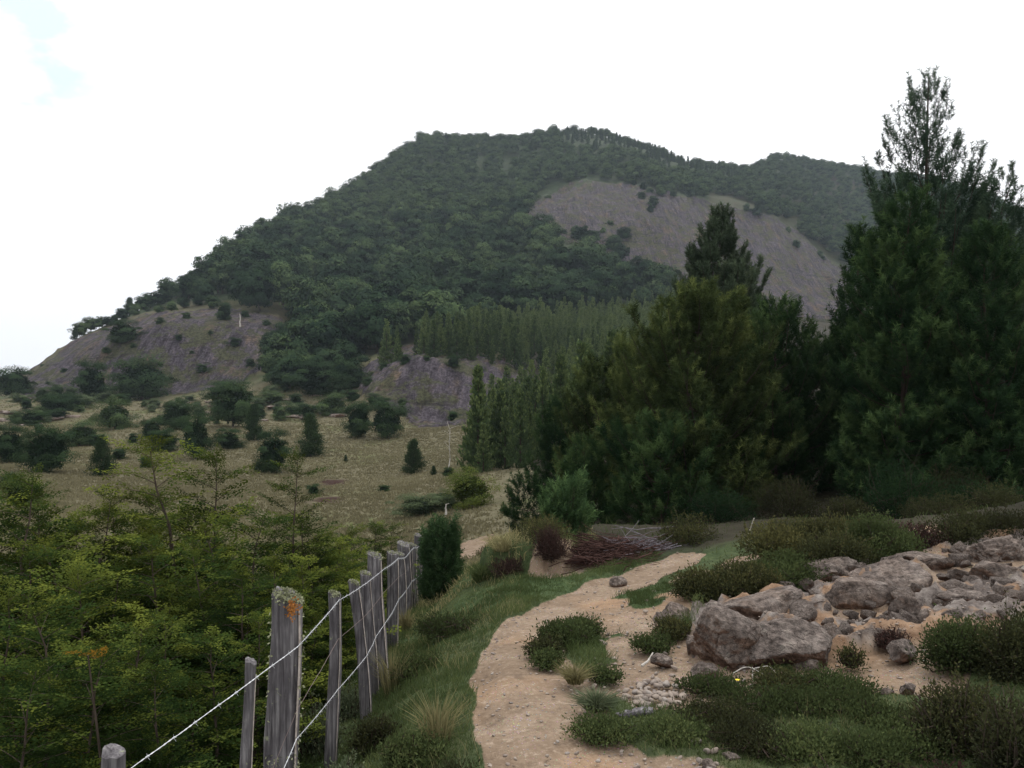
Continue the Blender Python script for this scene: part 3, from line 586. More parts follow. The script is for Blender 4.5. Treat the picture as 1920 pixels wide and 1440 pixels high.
def put(name, parts, loc, sc=1, rz=0, label=None, cat=None, group=None):
    """a thing: Empty at its base with its parts, or a single mesh"""
    if isinstance(parts, dict):
        e = bpy.data.objects.new(name, None); e.empty_display_size = .1; COL.objects.link(e)
        for k, me in parts.items(): link(k, me, e)
    else: e = link(name, parts)
    e.location = loc; e.scale = (sc,)*3 if np.isscalar(sc) else sc
    e.rotation_euler = rz if isinstance(rz, tuple) else (0, 0, rz); tag(e, label, cat, group); return e
RR = random.Random(5)

# ------------------------------------------------------------------ far vegetation
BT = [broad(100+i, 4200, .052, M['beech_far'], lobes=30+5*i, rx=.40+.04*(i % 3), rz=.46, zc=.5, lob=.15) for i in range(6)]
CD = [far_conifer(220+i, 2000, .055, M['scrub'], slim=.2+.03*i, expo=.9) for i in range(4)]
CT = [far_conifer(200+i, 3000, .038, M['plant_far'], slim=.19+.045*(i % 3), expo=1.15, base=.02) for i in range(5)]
FOREST = [(300,565),(275,575),(325,530),(400,490),(480,425),(560,385),(640,360),(700,310),(745,270),(780,245),(960,240),(1080,235),(1200,262),(1290,300),(1400,320),(1300,392),(1200,375),(1085,380),(1020,415),(990,445),(1060,480),(1150,505),(1200,545),(1250,560),(1250,590),(1100,600),(900,625),(820,660),(690,700),(640,740),(560,700),(555,640),(540,600),(430,575)]
RIDGE = [(1290,302),(1400,312),(1450,298),(1560,306),(1660,320),(1750,330),(1850,365),(1920,395),(1920,600),(1610,535),(1550,470),(1450,412),(1330,388),(1290,370)]
cand = []
d = 150.0
while d < 700:
    st = float(np.interp(d, [150, 230, 550], [8.4, 8.8, 6.2])); x = -d*.75
    while x < d*.75: cand.append((x+rng.uniform(-.42, .42)*st, d+rng.uniform(-.42, .42)*st)); x += st
    d += st*.95
cand = np.array(cand); cz = terrain(cand[:, 0], cand[:, 1]); cpx = 960+FP*cand[:, 0]/cand[:, 1]; cpy = HOR-FP*(cz-EYE)/cand[:, 1]
rkc = rockmask(cand[:, 0], cand[:, 1], cz)
inF = inpoly(cpx, cpy, FOREST) & (rkc < .5) & (cand[:, 1] > 155)
# hidden behind the skyline? keep only ground the view can reach (plus the first row beyond it)
vis = np.ones(len(cand), bool)
bins = np.round(cpx/12).astype(int); order = np.argsort(cand[:, 1]); top = {}
for i in order:
    k = bins[i]; t = top.get(k, 1e9)
    if cpy[i] > t+8: vis[i] = False
    top[k] = min(t, cpy[i])
gapm = fbm(v3(cand[:, 0]*.03, cand[:, 1]*.03), 3, 81) < 1.15
F_ = np.nonzero(inF & vis & gapm)[0]; F_ = F_[np.argsort(cand[F_, 1])]
inR = inpoly(cpx, cpy, RIDGE) & (cand[:, 1] > 330) & vis & (rkc < .5); R_ = np.nonzero(inR)[0]
conif_edge = lambda i: (cpx[i] > 1040 and cpy[i] < 300) or (cpx[i] > 1200 and cpy[i] < 350)
near300 = [i for i in F_ if not conif_edge(i)][:298]
def tall(i): return float(np.interp(cand[i, 1], [150, 240, 550], [10.5, 11.5, 5.6]))*(.62 if cpx[i] < 400 else 1)
def place_far(i, T, hh, nm, lab, cat, grp):
    s = hh*RR.uniform(.7, 1.3); put(nm, T[RR.randrange(len(T))], (cand[i, 0], cand[i, 1], cz[i]-.3), (s*RR.uniform(.9, 1.15), s*RR.uniform(.9, 1.15), s), RR.uniform(0, 6.28), lab, cat, grp)
for i in near300: place_far(i, BT, tall(i), 'beech_tree', 'round-crowned green beech in the dense forest covering the hillside', 'tree', 'beech trees of the hillside forest')
sky_con = [i for i in list(F_)+list(R_) if conif_edge(i) and cpy[i] < np.interp(cpx[i], [1040,1200,1300,1400,1450,1660], [275,303,338,348,333,353])][:150]
for i in sky_con: place_far(i, CD, 5.4, 'ridge_conifer', 'small pointed conifer standing on the summit ridge line', 'tree', 'conifers along the summit ridge')
def mass(name, ids, T, hh, lab, cat, mt, jitter=1):
    r = np.random.default_rng(3); mb = MB(); tps = []
    for q in T:
        me = q['crown']; V = np.zeros(len(me.vertices)*3, np.float32); me.vertices.foreach_get('co', V); tn = np.zeros(len(me.vertices), np.float32); me.attributes['tone'].data.foreach_get('value', tn)
        V = V.reshape(-1, 3); k = len(V)//4; pick = np.sort(r.choice(k, int(k*.5), replace=False)); vi = (pick[:, None]*4+np.arange(4)).ravel(); tps.append(((V[vi]-[0, 0, .5])*1.0+[0, 0, .5], np.arange(len(vi)).reshape(-1, 4), tn[vi]))
    for i in ids:
        s = (hh if hh < 7 else tall(i))*r.uniform(.7, 1.25); a = r.uniform(0, 6.28); Rm = np.array([[math.cos(a)*s*1.1, -math.sin(a)*s*1.1, 0], [math.sin(a)*s*1.1, math.cos(a)*s*1.1, 0], [0, 0, s]])
        mb.place(tps[r.integers(0, len(tps))], Rm[None], np.array([[cand[i, 0], cand[i, 1], cz[i]-.3]]), r.uniform(-.15, .15))
    return tag(link(name, mb.build(name, mt)), lab, cat, kind='stuff')
rest = [i for i in F_ if i not in set(near300) and i not in set(sky_con)]
mass('distant_forest', rest, BT, 12., 'dense mass of beech forest covering the upper hill', 'forest', M['beech_far'])
rr = [i for i in R_ if i not in set(sky_con) and fbm(np.array([[cand[i, 0]*.012, cand[i, 1]*.012, 3.]]), 2, 91)[0] > -.6]
mass('distant_woodland', rr, BT, 10., 'patchy woodland over the far ridge behind the rock face', 'forest', M['beech_far'])
# scrub on and around the rock face
fs = [i for i in range(len(cand)) if rkc[i] > .5 and cand[i, 1] > 240 and vis[i] and ((1170 < cpx[i] < 1440 and cpy[i] < 345+.26*(cpx[i]-1170) and RR.random() < .85) or (1020 < cpx[i] < 1180 and 425 < cpy[i] < 505 and RR.random() < .8) or (1180 < cpx[i] < 1300 and cpy[i] < 400 and RR.random() < .6) or (cpx[i] > 1380 and cpy[i] < 400+.65*(cpx[i]-1390) and RR.random() < .4) or RR.random() < .05)][:150]
for i in fs: place_far(i, BT, RR.uniform(3, 7.5), 'cliff_shrub', 'dark scrubby bush clinging to the grey rock face', 'shrub', 'bushes on the large rock face')
# plantation pines: two bands
PLA = [(690,690),(820,655),(900,622),(1100,598),(1260,575),(1290,640),(1220,648),(1180,662),(1160,720),(1080,730),(1000,700),(860,688),(780,672),(700,697)]
PLB = [(885,872),(893,800),(905,790),(1000,760),(1100,735),(1200,760),(1200,880),(1060,905),(960,930),(905,900)]
pl = []; d = 44.0
while d < 260:
    st = 2.3 if d < 120 else 3.1; x = -d*.25
    while x < d*.32: pl.append((x+rng.uniform(-.3, .3)*st, d+rng.uniform(-.3, .3)*st)); x += st
    d += st
pl = np.array(pl); pz = terrain(pl[:, 0], pl[:, 1]); ppx = 960+FP*pl[:, 0]/pl[:, 1]; ppy = HOR-FP*(pz-EYE)/pl[:, 1]
A = inpoly(ppx, ppy, PLA) & (pl[:, 1] > 136); B = inpoly(ppx, ppy, PLB) & (pl[:, 1] < 118) & (pl[:, 1] > 52)
allp = [(i, 'A') for i in np.nonzero(A)[0]]+[(i, 'B') for i in np.nonzero(B)[0]]; allp.sort(key=lambda q: pl[q[0], 1])
print('plantation', len(allp), 'forest', len(F_), len(rest), len(rr), len(sky_con), len(fs))
step = max(1, len(allp)/300)
nb_ = [q for q in allp if q[1] == 'B']; na_ = [q for q in allp if q[1] == 'A']; na_front = na_[:max(0, 298-len(nb_[:170]))]
for i, z_ in nb_[:170]+na_front:
    s = (6.6*RR.uniform(.62, 1.25) if z_ == 'A' else float(np.interp(pl[i, 1], [55, 75, 105], [5.8, 4.9, 4.0]))*RR.uniform(.5, 1.35))
    put('plantation_pine', CT[RR.randrange(5)], (pl[i, 0], pl[i, 1], pz[i]-.15), (s*RR.uniform(.75, 1.1), s*RR.uniform(.75, 1.1), s), RR.uniform(0, 6.28),
        'slender young pine in the dense plantation behind the grey knoll' if z_ == 'A' else 'slender young pine in the plantation block between meadow and dark pines', 'tree', 'plantation pines behind the knoll' if z_ == 'A' else 'plantation pines beside the meadow')
cs, zs = cand, cz; left = na_[len(na_front):]+nb_[170:]
if left:
    cand = pl; cz = pz; tall = lambda i: 6.4 if pl[i, 1] > 130 else 4.0; mass('plantation_woodland', [q[0] for q in left], CT, 6.6, 'farther ranks of the young pine plantation below the rock face', 'forest', M['plant_far']); cand, cz = cs, zs

# ------------------------------------------------------------------ meadow shrubs
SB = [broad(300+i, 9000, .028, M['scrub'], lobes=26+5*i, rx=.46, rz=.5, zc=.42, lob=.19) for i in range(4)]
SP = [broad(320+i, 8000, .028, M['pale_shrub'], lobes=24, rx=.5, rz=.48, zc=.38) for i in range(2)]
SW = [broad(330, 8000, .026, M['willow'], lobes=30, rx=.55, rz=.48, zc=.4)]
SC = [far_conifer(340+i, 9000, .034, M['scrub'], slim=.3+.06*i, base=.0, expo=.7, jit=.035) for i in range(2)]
M['beech_bright'] = foliage('bright_beech_leaves', (.025,.04,.012), (.07,.095,.024), (.16,.18,.045), .2)
SY = [broad(350, 8000, .028, M['beech_bright'], lobes=28, rx=.48, rz=.5, zc=.42)]
KND = {'b': (SB, 'meadow_shrub', 'shrub'), 'p': (SP, 'pale_shrub', 'shrub'), 'w': (SW, 'willow_shrub', 'shrub'), 'c': (SC, 'meadow_conifer', 'tree'), 'y': (SY, 'beech_shrub', 'shrub')}
for px, py, wd, ht, kd, lab in [
 (88,886,92,98,'b','large round dark green bush on the left of the dry meadow'),
 (18,868,64,82,'b','dark bush at the left picture edge above the yellow-green bush'),
 (45,955,82,72,'y','yellow-green bush at the left edge of the meadow'),
 (192,893,48,74,'c','small dark conical bush standing right of the large round bush'),
 (223,862,30,24,'b','tiny rounded shrub just right of the dark conical bush'),
 (275,878,26,26,'b','small green shrub below the double dark clump in mid meadow'),
 (250,832,22,22,'b','tiny dark shrub left of the double dark clump'),
 (215,806,64,72,'p','light green tapering bush between the cliff foot and the meadow'),
 (152,836,66,56,'p','low light green bush beside the large round bush'),
 (100,785,62,46,'b','rounded bush just below the cliff foot on the left'),
 (284,828,42,52,'b','very dark upright bush forming the left of the double clump'),
 (332,806,62,62,'b','grey-green round bush behind the double dark clump'),
 (308,846,60,46,'b','low dark bush at the front of the double clump'),
 (368,862,58,104,'b','tall loose bush right of the double clump'),
 (428,842,52,44,'b','low dark bush at the foot of the tall central bushes'),
 (436,800,86,100,'b','tallest dark bush group standing mid meadow below the cliff'),
 (476,826,46,66,'c','near black rounded conifer beside the tallest bushes'),
 (512,886,66,92,'b','leaning olive bush at the near edge of the meadow bushes'),
 (582,857,64,78,'c','dark pointed bush with ragged skirt on the open meadow'),
 (672,820,52,74,'b','grey-green bush, left one of the pair below the knoll'),
 (725,822,70,80,'b','dark round bush, right one of the pair below the knoll'),
 (512,757,42,28,'p','small bright green bush on the pale stony bank'),
 (552,780,44,34,'w','small greyish bush right of the stony bank'),
 (622,778,66,50,'p','mid green bush up the slope left of the knoll'),
 (590,742,84,74,'b','broad dark bush at the right foot of the cliff'),
 (655,733,66,66,'b','dark bush between the cliff and the knoll'),
 (540,726,52,60,'b','dark bush against the right end of the cliff'),
 (775,888,46,62,'c','lone dark green conifer on the open meadow in front of the knoll'),
 (813,891,16,17,'c','tiny conifer right of the lone meadow conifer'),
 (840,894,24,20,'b','tiny dark shrub at the foot of the white dead sapling'),
 (588,928,24,24,'b','tiny round bush beside the dark earth scar'),
 (720,922,24,14,'b','low dot of a shrub in the middle of the near meadow'),
 (648,866,8,13,'c','minute conifer seedling in the far meadow'),
 (786,968,76,54,'w','grey-green willowy bush at the near edge of the meadow'),
 (832,955,54,46,'w','pale loose bush right of the willowy bush'),
 (882,952,86,84,'y','bright yellow-green bush at the foot of the pine plantation'),
 (172,752,62,86,'b','dark upright bush against the left part of the cliff'),
 (266,750,104,96,'b','broad near black bush against the middle of the cliff'),
 (232,645,62,50,'b','dark bush growing on the upper left of the cliff'),
 (420,603,30,42,'b','small dark bush on the rim of the cliff'),
 (503,648,26,24,'b','small dark bush on a ledge at the right of the cliff'),
 (25,745,72,66,'b','bluish dark bush on the skyline at the far left edge'),
 (140,635,17,18,'c','tiny conifer on the bare left skyline'),
 (243,585,30,32,'c','ragged little conifer on the skyline above the cliff'),
 (420,760,70,52,'b','bush in front of the streaked lower cliff wall'),
 (60,800,46,36,'b','low bush on the stony ground at far left'),
 (130,770,50,36,'b','low bush left of the light green tapering bush'),
 (20,925,50,44,'b','dim green bush low on the left picture edge')]:
    T, nm, cat = KND[kd]; far = py < 660
    x, y, z = hit(px, py, 150 if far else (30 if py > 900 else 45), 260)
    hh = ht*y/FP; ww = wd*y/FP; q = T[RR.randrange(len(T))]; k = (1.25*ww/(hh)) if kd != 'c' else ww/hh/.66
    put(nm, q, (x, y, z-.03*hh), (hh*k, hh*k, hh), RR.uniform(0, 6.28), lab, cat)

CR = random.Random(31); XB = []
for _ in range(400):
    px, py = CR.uniform(0, 760), CR.uniform(735, 870)
    if fbm(np.array([[px*.012, py*.03, 2.]]), 2, 5)[0] < -.05 or py > 800+60*(1-px/500): continue
    if all(abs(px-a)/22+abs(py-b_)/9 > 1 for a, b_ in XB): XB.append((px, py))
for px, py in XB[:75]:
    x, y, z = hit(px, py, 60, 170); hh = CR.uniform(12, 34)*y/FP; T = CR.choice([SB, SB, SP, SW]); q = T[CR.randrange(len(T))]
    put('field_shrub', q, (x, y, z-.05), (hh*CR.uniform(.9, 1.7), hh*CR.uniform(.9, 1.5), hh), CR.uniform(0, 6), 'small scrub bush scattered between the cliff foot and the open meadow', 'shrub', 'scattered scrub below the cliff')
for _ in range(34):
    px, py = CR.uniform(500, 720), CR.uniform(655, 742)
    if px > 652: continue
    x, y, z = hit(px, py, 118, 200); hh = CR.uniform(38, 72)*y/FP; q = BT[CR.randrange(6)]
    put('slope_beech', q, (x, y, z-.1), (hh*CR.uniform(.9, 1.2), hh, hh), CR.uniform(0, 6), 'bushy beech in the dense clump between the cliff and the grey knoll', 'tree', 'beeches between cliff and knoll')
for px, py in [(150,628),(170,622),(186,616),(200,612),(214,606),(228,601),(252,592),(266,586),(282,578),(296,573),(312,568),(322,585),(345,578),(372,574),(300,590),(398,580),(330,560)]:
    x, y, z = hit(px, py, 165, 300); hh = CR.uniform(16, 34)*y/FP; q = BT[CR.randrange(6)]
    put('shoulder_beech', q, (x, y, z-.2), (hh*1.2, hh*1.2, hh), CR.uniform(0, 6), 'small beech on the left shoulder of the hill above the cliff', 'tree', 'beeches on the left shoulder')
CB = [(90,725),(120,700),(160,690),(200,665),(250,655),(300,690),(335,640),(360,665),(395,630),(440,650),(470,690),(380,700),(300,610),(350,600),(460,598),(500,612),(520,680),(530,630),(80,690),(720,695),(760,684),(800,680),(850,690),(900,700),(700,760),(850,790),(890,770),(690,725)]
for k_, (px, py) in enumerate(CB):
    x, y, z = hit(px, py, 105 if px > 600 else 160, 260); hh = RR.uniform(1.0, 2.6); put('ledge_shrub', SB[k_ % 4], (x, y, z-.1), (hh*1.3, hh*1.3, hh), RR.uniform(0, 6), 'small scrubby bush rooted on the bare rock of the cliff or knoll', 'shrub', 'small bushes on cliff and knoll')

# white dead trunks
def snag(px, py, h, lean, lab, dmin=30, branch=6, seed=0, r0=.03, nm='bleached_snag'):
    x, y, z = hit(px, py, dmin, 260); H = h*y/FP; r = np.random.default_rng(seed); mb = MB(); s = np.linspace(0, 1, 7)
    P = np.stack([lean*H*s+.03*H*r.normal(size=7)*s, .02*H*r.normal(size=7), H*s-.03*H], -1); mb.tube(P, r0*H*np.linspace(1, .25, 7), 5, .5)
    for _ in range(branch):
        t = r.uniform(.3, .95); b_ = np.array([np.interp(t, s, P[:, i]) for i in range(3)]); e = b_+np.array([r.normal()*.12, r.normal()*.1, r.uniform(.02, .12)])*H; mb.tube(np.stack([b_, (b_+e)/2, e]), [.3*r0*H, .2*r0*H, .05*r0*H], 4, .5, False)
    put(nm, mb.build(nm, M['bark_pale']), (x, y, z), 1, 0, lab, 'dead tree')
snag(450, 618, 30, 0, 'short white dead trunk standing on the cliff ledge', 165, 2, 1, .07)
snag(628, 702, 32, -.35, 'leaning white dead trunk between cliff and knoll', 120, 3, 2, .07)
snag(842, 892, 105, .03, 'tall thin bleached dead sapling at the meadow edge near the pines', 45, 10, 3, .011)
snag(836, 968, 24, .02, 'short grey broken stump beyond the fence end', 24, 1, 4, .13)

# ------------------------------------------------------------------ dark pines on the right
def at(px, d): x = (px-960)/FP*d; return x, d, terrain(x, d)
def H_of(py, d, z): return EYE+(HOR-py)*d/FP-z
full = lambda t: (1-t)**.6*(.75+.25*min(1, t/.1)); bushy = lambda t: (1-t**1.6)**.8*.95+.04
spar = lambda t: max(.03, (1-t)**.9)*(1 if t < .6 else .9)
GP = 'dark pines at the right of the path'
def pine_at(px, d, top, Wpx, parts_fn, lab, rz=0):
    x, y, z = at(px, d); H = H_of(top, d, z); R = Wpx/2*d/FP; put('pine_tree', parts_fn(H, R), (x, y, z), 1, rz, lab, 'tree', GP)
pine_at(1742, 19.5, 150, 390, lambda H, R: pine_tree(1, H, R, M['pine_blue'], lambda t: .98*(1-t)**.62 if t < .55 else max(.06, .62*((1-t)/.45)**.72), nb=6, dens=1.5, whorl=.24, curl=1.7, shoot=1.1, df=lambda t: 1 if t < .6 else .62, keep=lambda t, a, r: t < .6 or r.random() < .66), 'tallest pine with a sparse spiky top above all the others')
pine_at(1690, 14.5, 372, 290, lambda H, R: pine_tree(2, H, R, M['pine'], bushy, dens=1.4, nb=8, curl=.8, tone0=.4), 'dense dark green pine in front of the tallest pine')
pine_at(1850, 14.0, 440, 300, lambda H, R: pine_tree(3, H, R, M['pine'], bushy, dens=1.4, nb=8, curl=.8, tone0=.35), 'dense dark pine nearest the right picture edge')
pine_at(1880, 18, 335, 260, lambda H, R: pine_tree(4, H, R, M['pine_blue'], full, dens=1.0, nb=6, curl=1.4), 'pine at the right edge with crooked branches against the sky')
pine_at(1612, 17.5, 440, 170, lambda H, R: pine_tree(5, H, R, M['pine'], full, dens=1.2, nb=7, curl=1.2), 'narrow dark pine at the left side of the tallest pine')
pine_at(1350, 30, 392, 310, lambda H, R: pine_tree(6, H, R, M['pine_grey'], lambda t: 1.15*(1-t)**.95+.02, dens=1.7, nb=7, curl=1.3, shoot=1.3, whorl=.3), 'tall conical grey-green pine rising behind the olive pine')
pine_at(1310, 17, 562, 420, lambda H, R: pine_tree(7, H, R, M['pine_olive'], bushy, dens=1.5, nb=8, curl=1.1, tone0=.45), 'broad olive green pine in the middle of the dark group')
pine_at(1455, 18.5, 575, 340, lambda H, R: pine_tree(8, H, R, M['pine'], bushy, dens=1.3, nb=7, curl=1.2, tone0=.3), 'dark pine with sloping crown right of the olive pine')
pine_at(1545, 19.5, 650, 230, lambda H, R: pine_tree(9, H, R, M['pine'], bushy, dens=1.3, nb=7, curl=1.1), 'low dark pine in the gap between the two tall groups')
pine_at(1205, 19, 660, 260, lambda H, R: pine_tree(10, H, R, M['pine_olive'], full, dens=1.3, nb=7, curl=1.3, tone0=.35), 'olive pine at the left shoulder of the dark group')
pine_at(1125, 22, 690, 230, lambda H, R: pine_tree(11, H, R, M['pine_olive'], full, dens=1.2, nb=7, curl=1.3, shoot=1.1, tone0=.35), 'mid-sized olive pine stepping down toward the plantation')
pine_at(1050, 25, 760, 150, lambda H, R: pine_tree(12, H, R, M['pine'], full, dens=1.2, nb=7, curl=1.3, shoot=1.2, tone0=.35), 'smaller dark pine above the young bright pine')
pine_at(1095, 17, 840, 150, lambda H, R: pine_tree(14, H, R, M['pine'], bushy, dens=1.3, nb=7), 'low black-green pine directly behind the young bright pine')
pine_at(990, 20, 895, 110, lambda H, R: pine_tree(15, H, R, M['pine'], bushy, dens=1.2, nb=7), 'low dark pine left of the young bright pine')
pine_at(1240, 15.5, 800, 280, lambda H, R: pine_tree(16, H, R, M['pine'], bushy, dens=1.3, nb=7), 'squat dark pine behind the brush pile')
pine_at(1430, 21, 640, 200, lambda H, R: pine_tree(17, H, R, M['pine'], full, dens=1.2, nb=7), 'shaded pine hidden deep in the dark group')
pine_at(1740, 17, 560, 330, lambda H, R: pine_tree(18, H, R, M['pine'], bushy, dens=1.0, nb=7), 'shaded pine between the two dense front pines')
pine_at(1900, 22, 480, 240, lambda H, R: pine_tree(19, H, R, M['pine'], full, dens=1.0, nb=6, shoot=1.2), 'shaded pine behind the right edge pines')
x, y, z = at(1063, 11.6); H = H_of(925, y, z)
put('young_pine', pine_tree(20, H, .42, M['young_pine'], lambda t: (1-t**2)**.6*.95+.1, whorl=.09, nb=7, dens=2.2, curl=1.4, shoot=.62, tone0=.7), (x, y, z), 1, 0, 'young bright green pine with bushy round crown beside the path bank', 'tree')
# dead grey branch reaching out against the sky by the right pines
# ------------------------------------------------------------------ beech saplings left of the fence
SV = [sapling(400+i, 2.4, .66, M['sapling'], 30, .04*(i-2.5), .95, 2+i % 2, leaf=.047) for i in range(6)]
SL = [sapling(420, 2.6, .62, M['sapling'], 36, .08, 1.5, 1, .1), sapling(421, 2.6, .5, M['sapling'], 26, -.04, 1.2, 1, .1)]
GS = 'young beeches left of the fence'
def sap(px, d, top, T, lab, wide=1., rz=None):
    x, y, z = at(px, d); H = H_of(top, d, z); s = H/(2.45 if T in SV else 2.65); put('beech_sapling', T, (x, y, z), (s*wide, s*wide, s), RR.uniform(0, 6.28) if rz is None else rz, lab, 'tree', GS)
sap(335, 6.9, 835, SL[0], 'tallest beech sapling with a forked yellow-green tip above the meadow', 1.1)
sap(425, 7.3, 850, SV[1], 'bushy tall beech sapling just right of the forked one', .85)
sap(535, 6.6, 855, SL[1], 'slender sparse beech sapling whose thin tip curls over the meadow', .8, 2)
sap(170, 6.6, 935, SL[0], 'slim beech sapling with a bent upper stem left of the forked one', .9, 1)
sap(45, 6.2, 890, SL[1], 'slim pale beech sapling at the left picture edge', .9)
sap(270, 10, 930, SV[4], 'shaded beech bush standing behind the forked sapling', .8)
for px, d, top in [(110,7.6,980),(240,7.6,985),(390,8.2,955),(470,6.0,960),(560,6.6,975),(620,7.4,1010),(650,9.5,990),(700,11.5,985),(520,9.5,970),(60,5.2,1040),(170,5.0,1060),(300,5.6,1010),(390,5.2,1040),(455,5.0,1075),(590,8.5,1000),(20,8.5,985),(330,4.6,1150),(240,4.1,1160),(100,3.9,1140),(20,4.2,1110),(400,4.0,1190),(160,3.4,1230),(300,3.5,1250),(30,3.2,1260),(640,10.5,1005),(735,13.5,985),(560,5.6,1060),(480,4.5,1160),(20,6.5,930),(80,6.5,950),(135,7,970),(205,7,960),(290,8.6,980),(140,6.0,1010),(590,6.4,1030),(520,5.4,1040),(220,5.2,1080),(660,8.4,1040),(80,7.0,990),(410,6.4,985)]:
    sap(px, d, top, SV[RR.randrange(6)], 'leafy young beech within the thicket left of the fence', RR.uniform(.95, 1.25))
def orange_spray(px, py, d, lab):
    r = np.random.default_rng(int(px)); x, y = (px-960)/FP*d, d; z = EYE+(HOR-py)*d/FP; mb = MB(); tp = spray_tpl(r, 8, .32, .028); n = 3
    D = np.stack([np.cos(np.linspace(-1.2, 1.2, n)+.3), np.sin(np.linspace(-1.2, 1.2, n)), np.full(n, .25)], -1); mb.place(tp, frames(D, np.tile([0, 0, 1.], (n, 1)), r.uniform(.3, .55, n)), r.normal(size=(n, 3))*.04, .1)
    st = MB(); g = terrain(x, y+.1)-z; st.tube(np.array([[0, .1, g-.05], [.02, .06, g*.4], [0, 0, .02]]), [.008, .006, .003], 5); put('turning_sapling', {'stem': st.build('stem', M['bark']), 'crown': mb.build('crown', M['orange'])}, (x, y, z), 1, 0, lab, 'sapling')
orange_spray(165, 1238, 3.3, 'beech sapling spray with leaves turned orange in the green thicket')

# ------------------------------------------------------------------ fence
def post(px, d, top, wpx, leanx=0, bot=None, big=False, seed=0, lab='', cap=True, split=False):
    x, y, z = at(px, d); H = H_of(top, d, z); W = wpx*d/FP; r = np.random.default_rng(seed); k = 14; n = 26; s = np.linspace(0, 1, n)
    a = np.arange(k)*2*math.pi/k; prof = 1+.10*np.cos(2*a+r.uniform(0, 6))+.05*r.normal(size=k); sq = 1/np.maximum(np.abs(np.cos(a)), np.abs(np.sin(a)))**.45
    mb = MB(); lx = leanx*H; P = np.stack([-lx*(1-s)+.01*H*np.sin(s*5+seed), .01*H*np.cos(s*4+seed), -.25+(H+.25)*s], -1)
    Rr = W/2*(1.06-.10*s); V = P[:, None]+Rr[:, None, None]*(prof*sq)[None, :, None]*np.stack([np.cos(a)*.92, np.sin(a)*.8, np.zeros(k)], -1)[None]
    V = V+.085*W*fbm(V*np.array([14, 14, 2.5])/max(W/.1, .4)+seed, 3, seed)[..., None]*np.stack([np.cos(a), np.sin(a), 0*a], -1)[None]
    V[-1, :, 2] += .35*W*np.cos(a-2.6)*(.5 if not big else .6)+.05*W*r.normal(size=k); V[-2, :, 2] = np.minimum(V[-2, :, 2], V[-1, :, 2]-.01)
    i = np.arange(n-1)[:, None]*k; j = np.arange(k)[None]; F = np.stack([i+j, i+(j+1) % k, i+k+(j+1) % k, i+k+j], -1).reshape(-1, 4)
    mb.add(V, F); c = V[-1].mean(0); mb.V.append(c[None]-[0, 0, .02*W]); mb.tn.append([.5]); mb.T.append(np.stack([(n-1)*k+np.arange(k), (n-1)*k+(np.arange(k)+1) % k, np.full(k, n*k)], -1)); mb.n += 1
    parts = {'shaft': mb.build('shaft', M['wood'])}
    # pale sawn strip down the right edge
    sb = MB(); q = np.argmin(np.abs(a-5.9)); e = V[:-1, [q-1, q, (q+1) % k]].copy(); e += np.array([.004, -.004, 0])+.03*W*np.array([1, -.4, 0]); m_ = len(e); ii = np.arange(m_-1)[:, None]*3
    w2 = V[:-1, (q+1) % k]; e2 = np.stack([e[:, 0]*.35+e[:, 1]*.65, e[:, 1]], 1)
    T_ = np.stack([e2[:, 0], e2[:, 1], e2[:, 1]*.75+w2*.25-[0, 0, 0], ], 1); T_[:, 0] += [0, -.002, 0]
    sb.add(T_.reshape(-1, 3), np.concatenate([ii+[0, 1, 4, 3], ii+[1, 2, 5, 4]])); parts['sawn_edge'] = sb.build('sawn_edge', M['sawn'])
    if cap:
        lm = MB(); nn = 500 if big else 160; aa = r.uniform(0, 6.28, nn); qq = np.sqrt(r.random(nn)); Rt = W/2*1.05; cc = V[-1].mean(0)
        pz_ = cc[2]+.35*W*np.cos(aa-2.6)*(.5 if not big else .6)*qq; Pp = np.stack([cc[0]+Rt*.95*qq*np.cos(aa), cc[1]+Rt*.82*qq*np.sin(aa), pz_-.04*W*(qq > .9)*r.random(nn)*4], -1)
        lm.leaves(Pp, nrm(rdir(r, nn)+[0, 0, .5]), rdir(r, nn), .012 if big else .01, .010, .5); 
        if big:
            n2 = 260; sd_ = r.random(n2) < .5; zz = np.where(sd_, r.uniform(.35, .95, n2), r.uniform(.3, .42, n2))*H; aa = np.where(sd_, r.choice([3.3, 6.1], n2)+r.normal(size=n2)*.16, r.uniform(3.2, 6.2, n2))
            Pp = np.stack([np.interp(zz, P[:, 2], P[:, 0])+Rt*1.08*np.cos(aa)*.95, Rt*.92*np.sin(aa), zz], -1); lm.leaves(Pp, nrm(rdir(r, n2)+[0, 0, -.6]), rdir(r, n2), .014, .009, .5)
        parts['lichen'] = lm.build('lichen', M['lichen'])
        if big:
            lo = MB(); n2 = 120; Pp = np.stack([cc[0]+W*.27+W*.10*r.normal(size=n2), np.full(n2, -Rt*.80)+.004*r.normal(size=n2), cc[2]-W*.32+W*.15*r.normal(size=n2)], -1); lo.leaves(Pp, rdir(r, n2)*[1, .3, 1], nrm(np.array([0, -1., 0])+.4*rdir(r, n2)), .010, .009, .5); parts['orange_lichen'] = lo.build('orange_lichen', M['orange_lichen'])
    o = put('fence_post', parts, (x, y, z), 1, 0, lab, 'fence post', 'posts of the old wire fence'); return np.array([x, y, z]), H, W, leanx
posts = []
posts.append(post(214, 2.35, 1408, 46, 0, seed=1, lab='grey post top at the bottom edge, first of the fence', cap=False))
posts.append(post(466, 3.1, 1240, 24, .01, seed=2, lab='thin grey fence post just left of the thick lichen-capped post', cap=False))
posts.append(post(534, 3.4, 1118, 58, 0, seed=3, lab='thick weathered fence post with lichen cap and orange lichen patch', big=True))
posts.append(post(626, 4.4, 1112, 22, .015, seed=4, lab='thin straight fence post right of the thick lichen-capped post'))
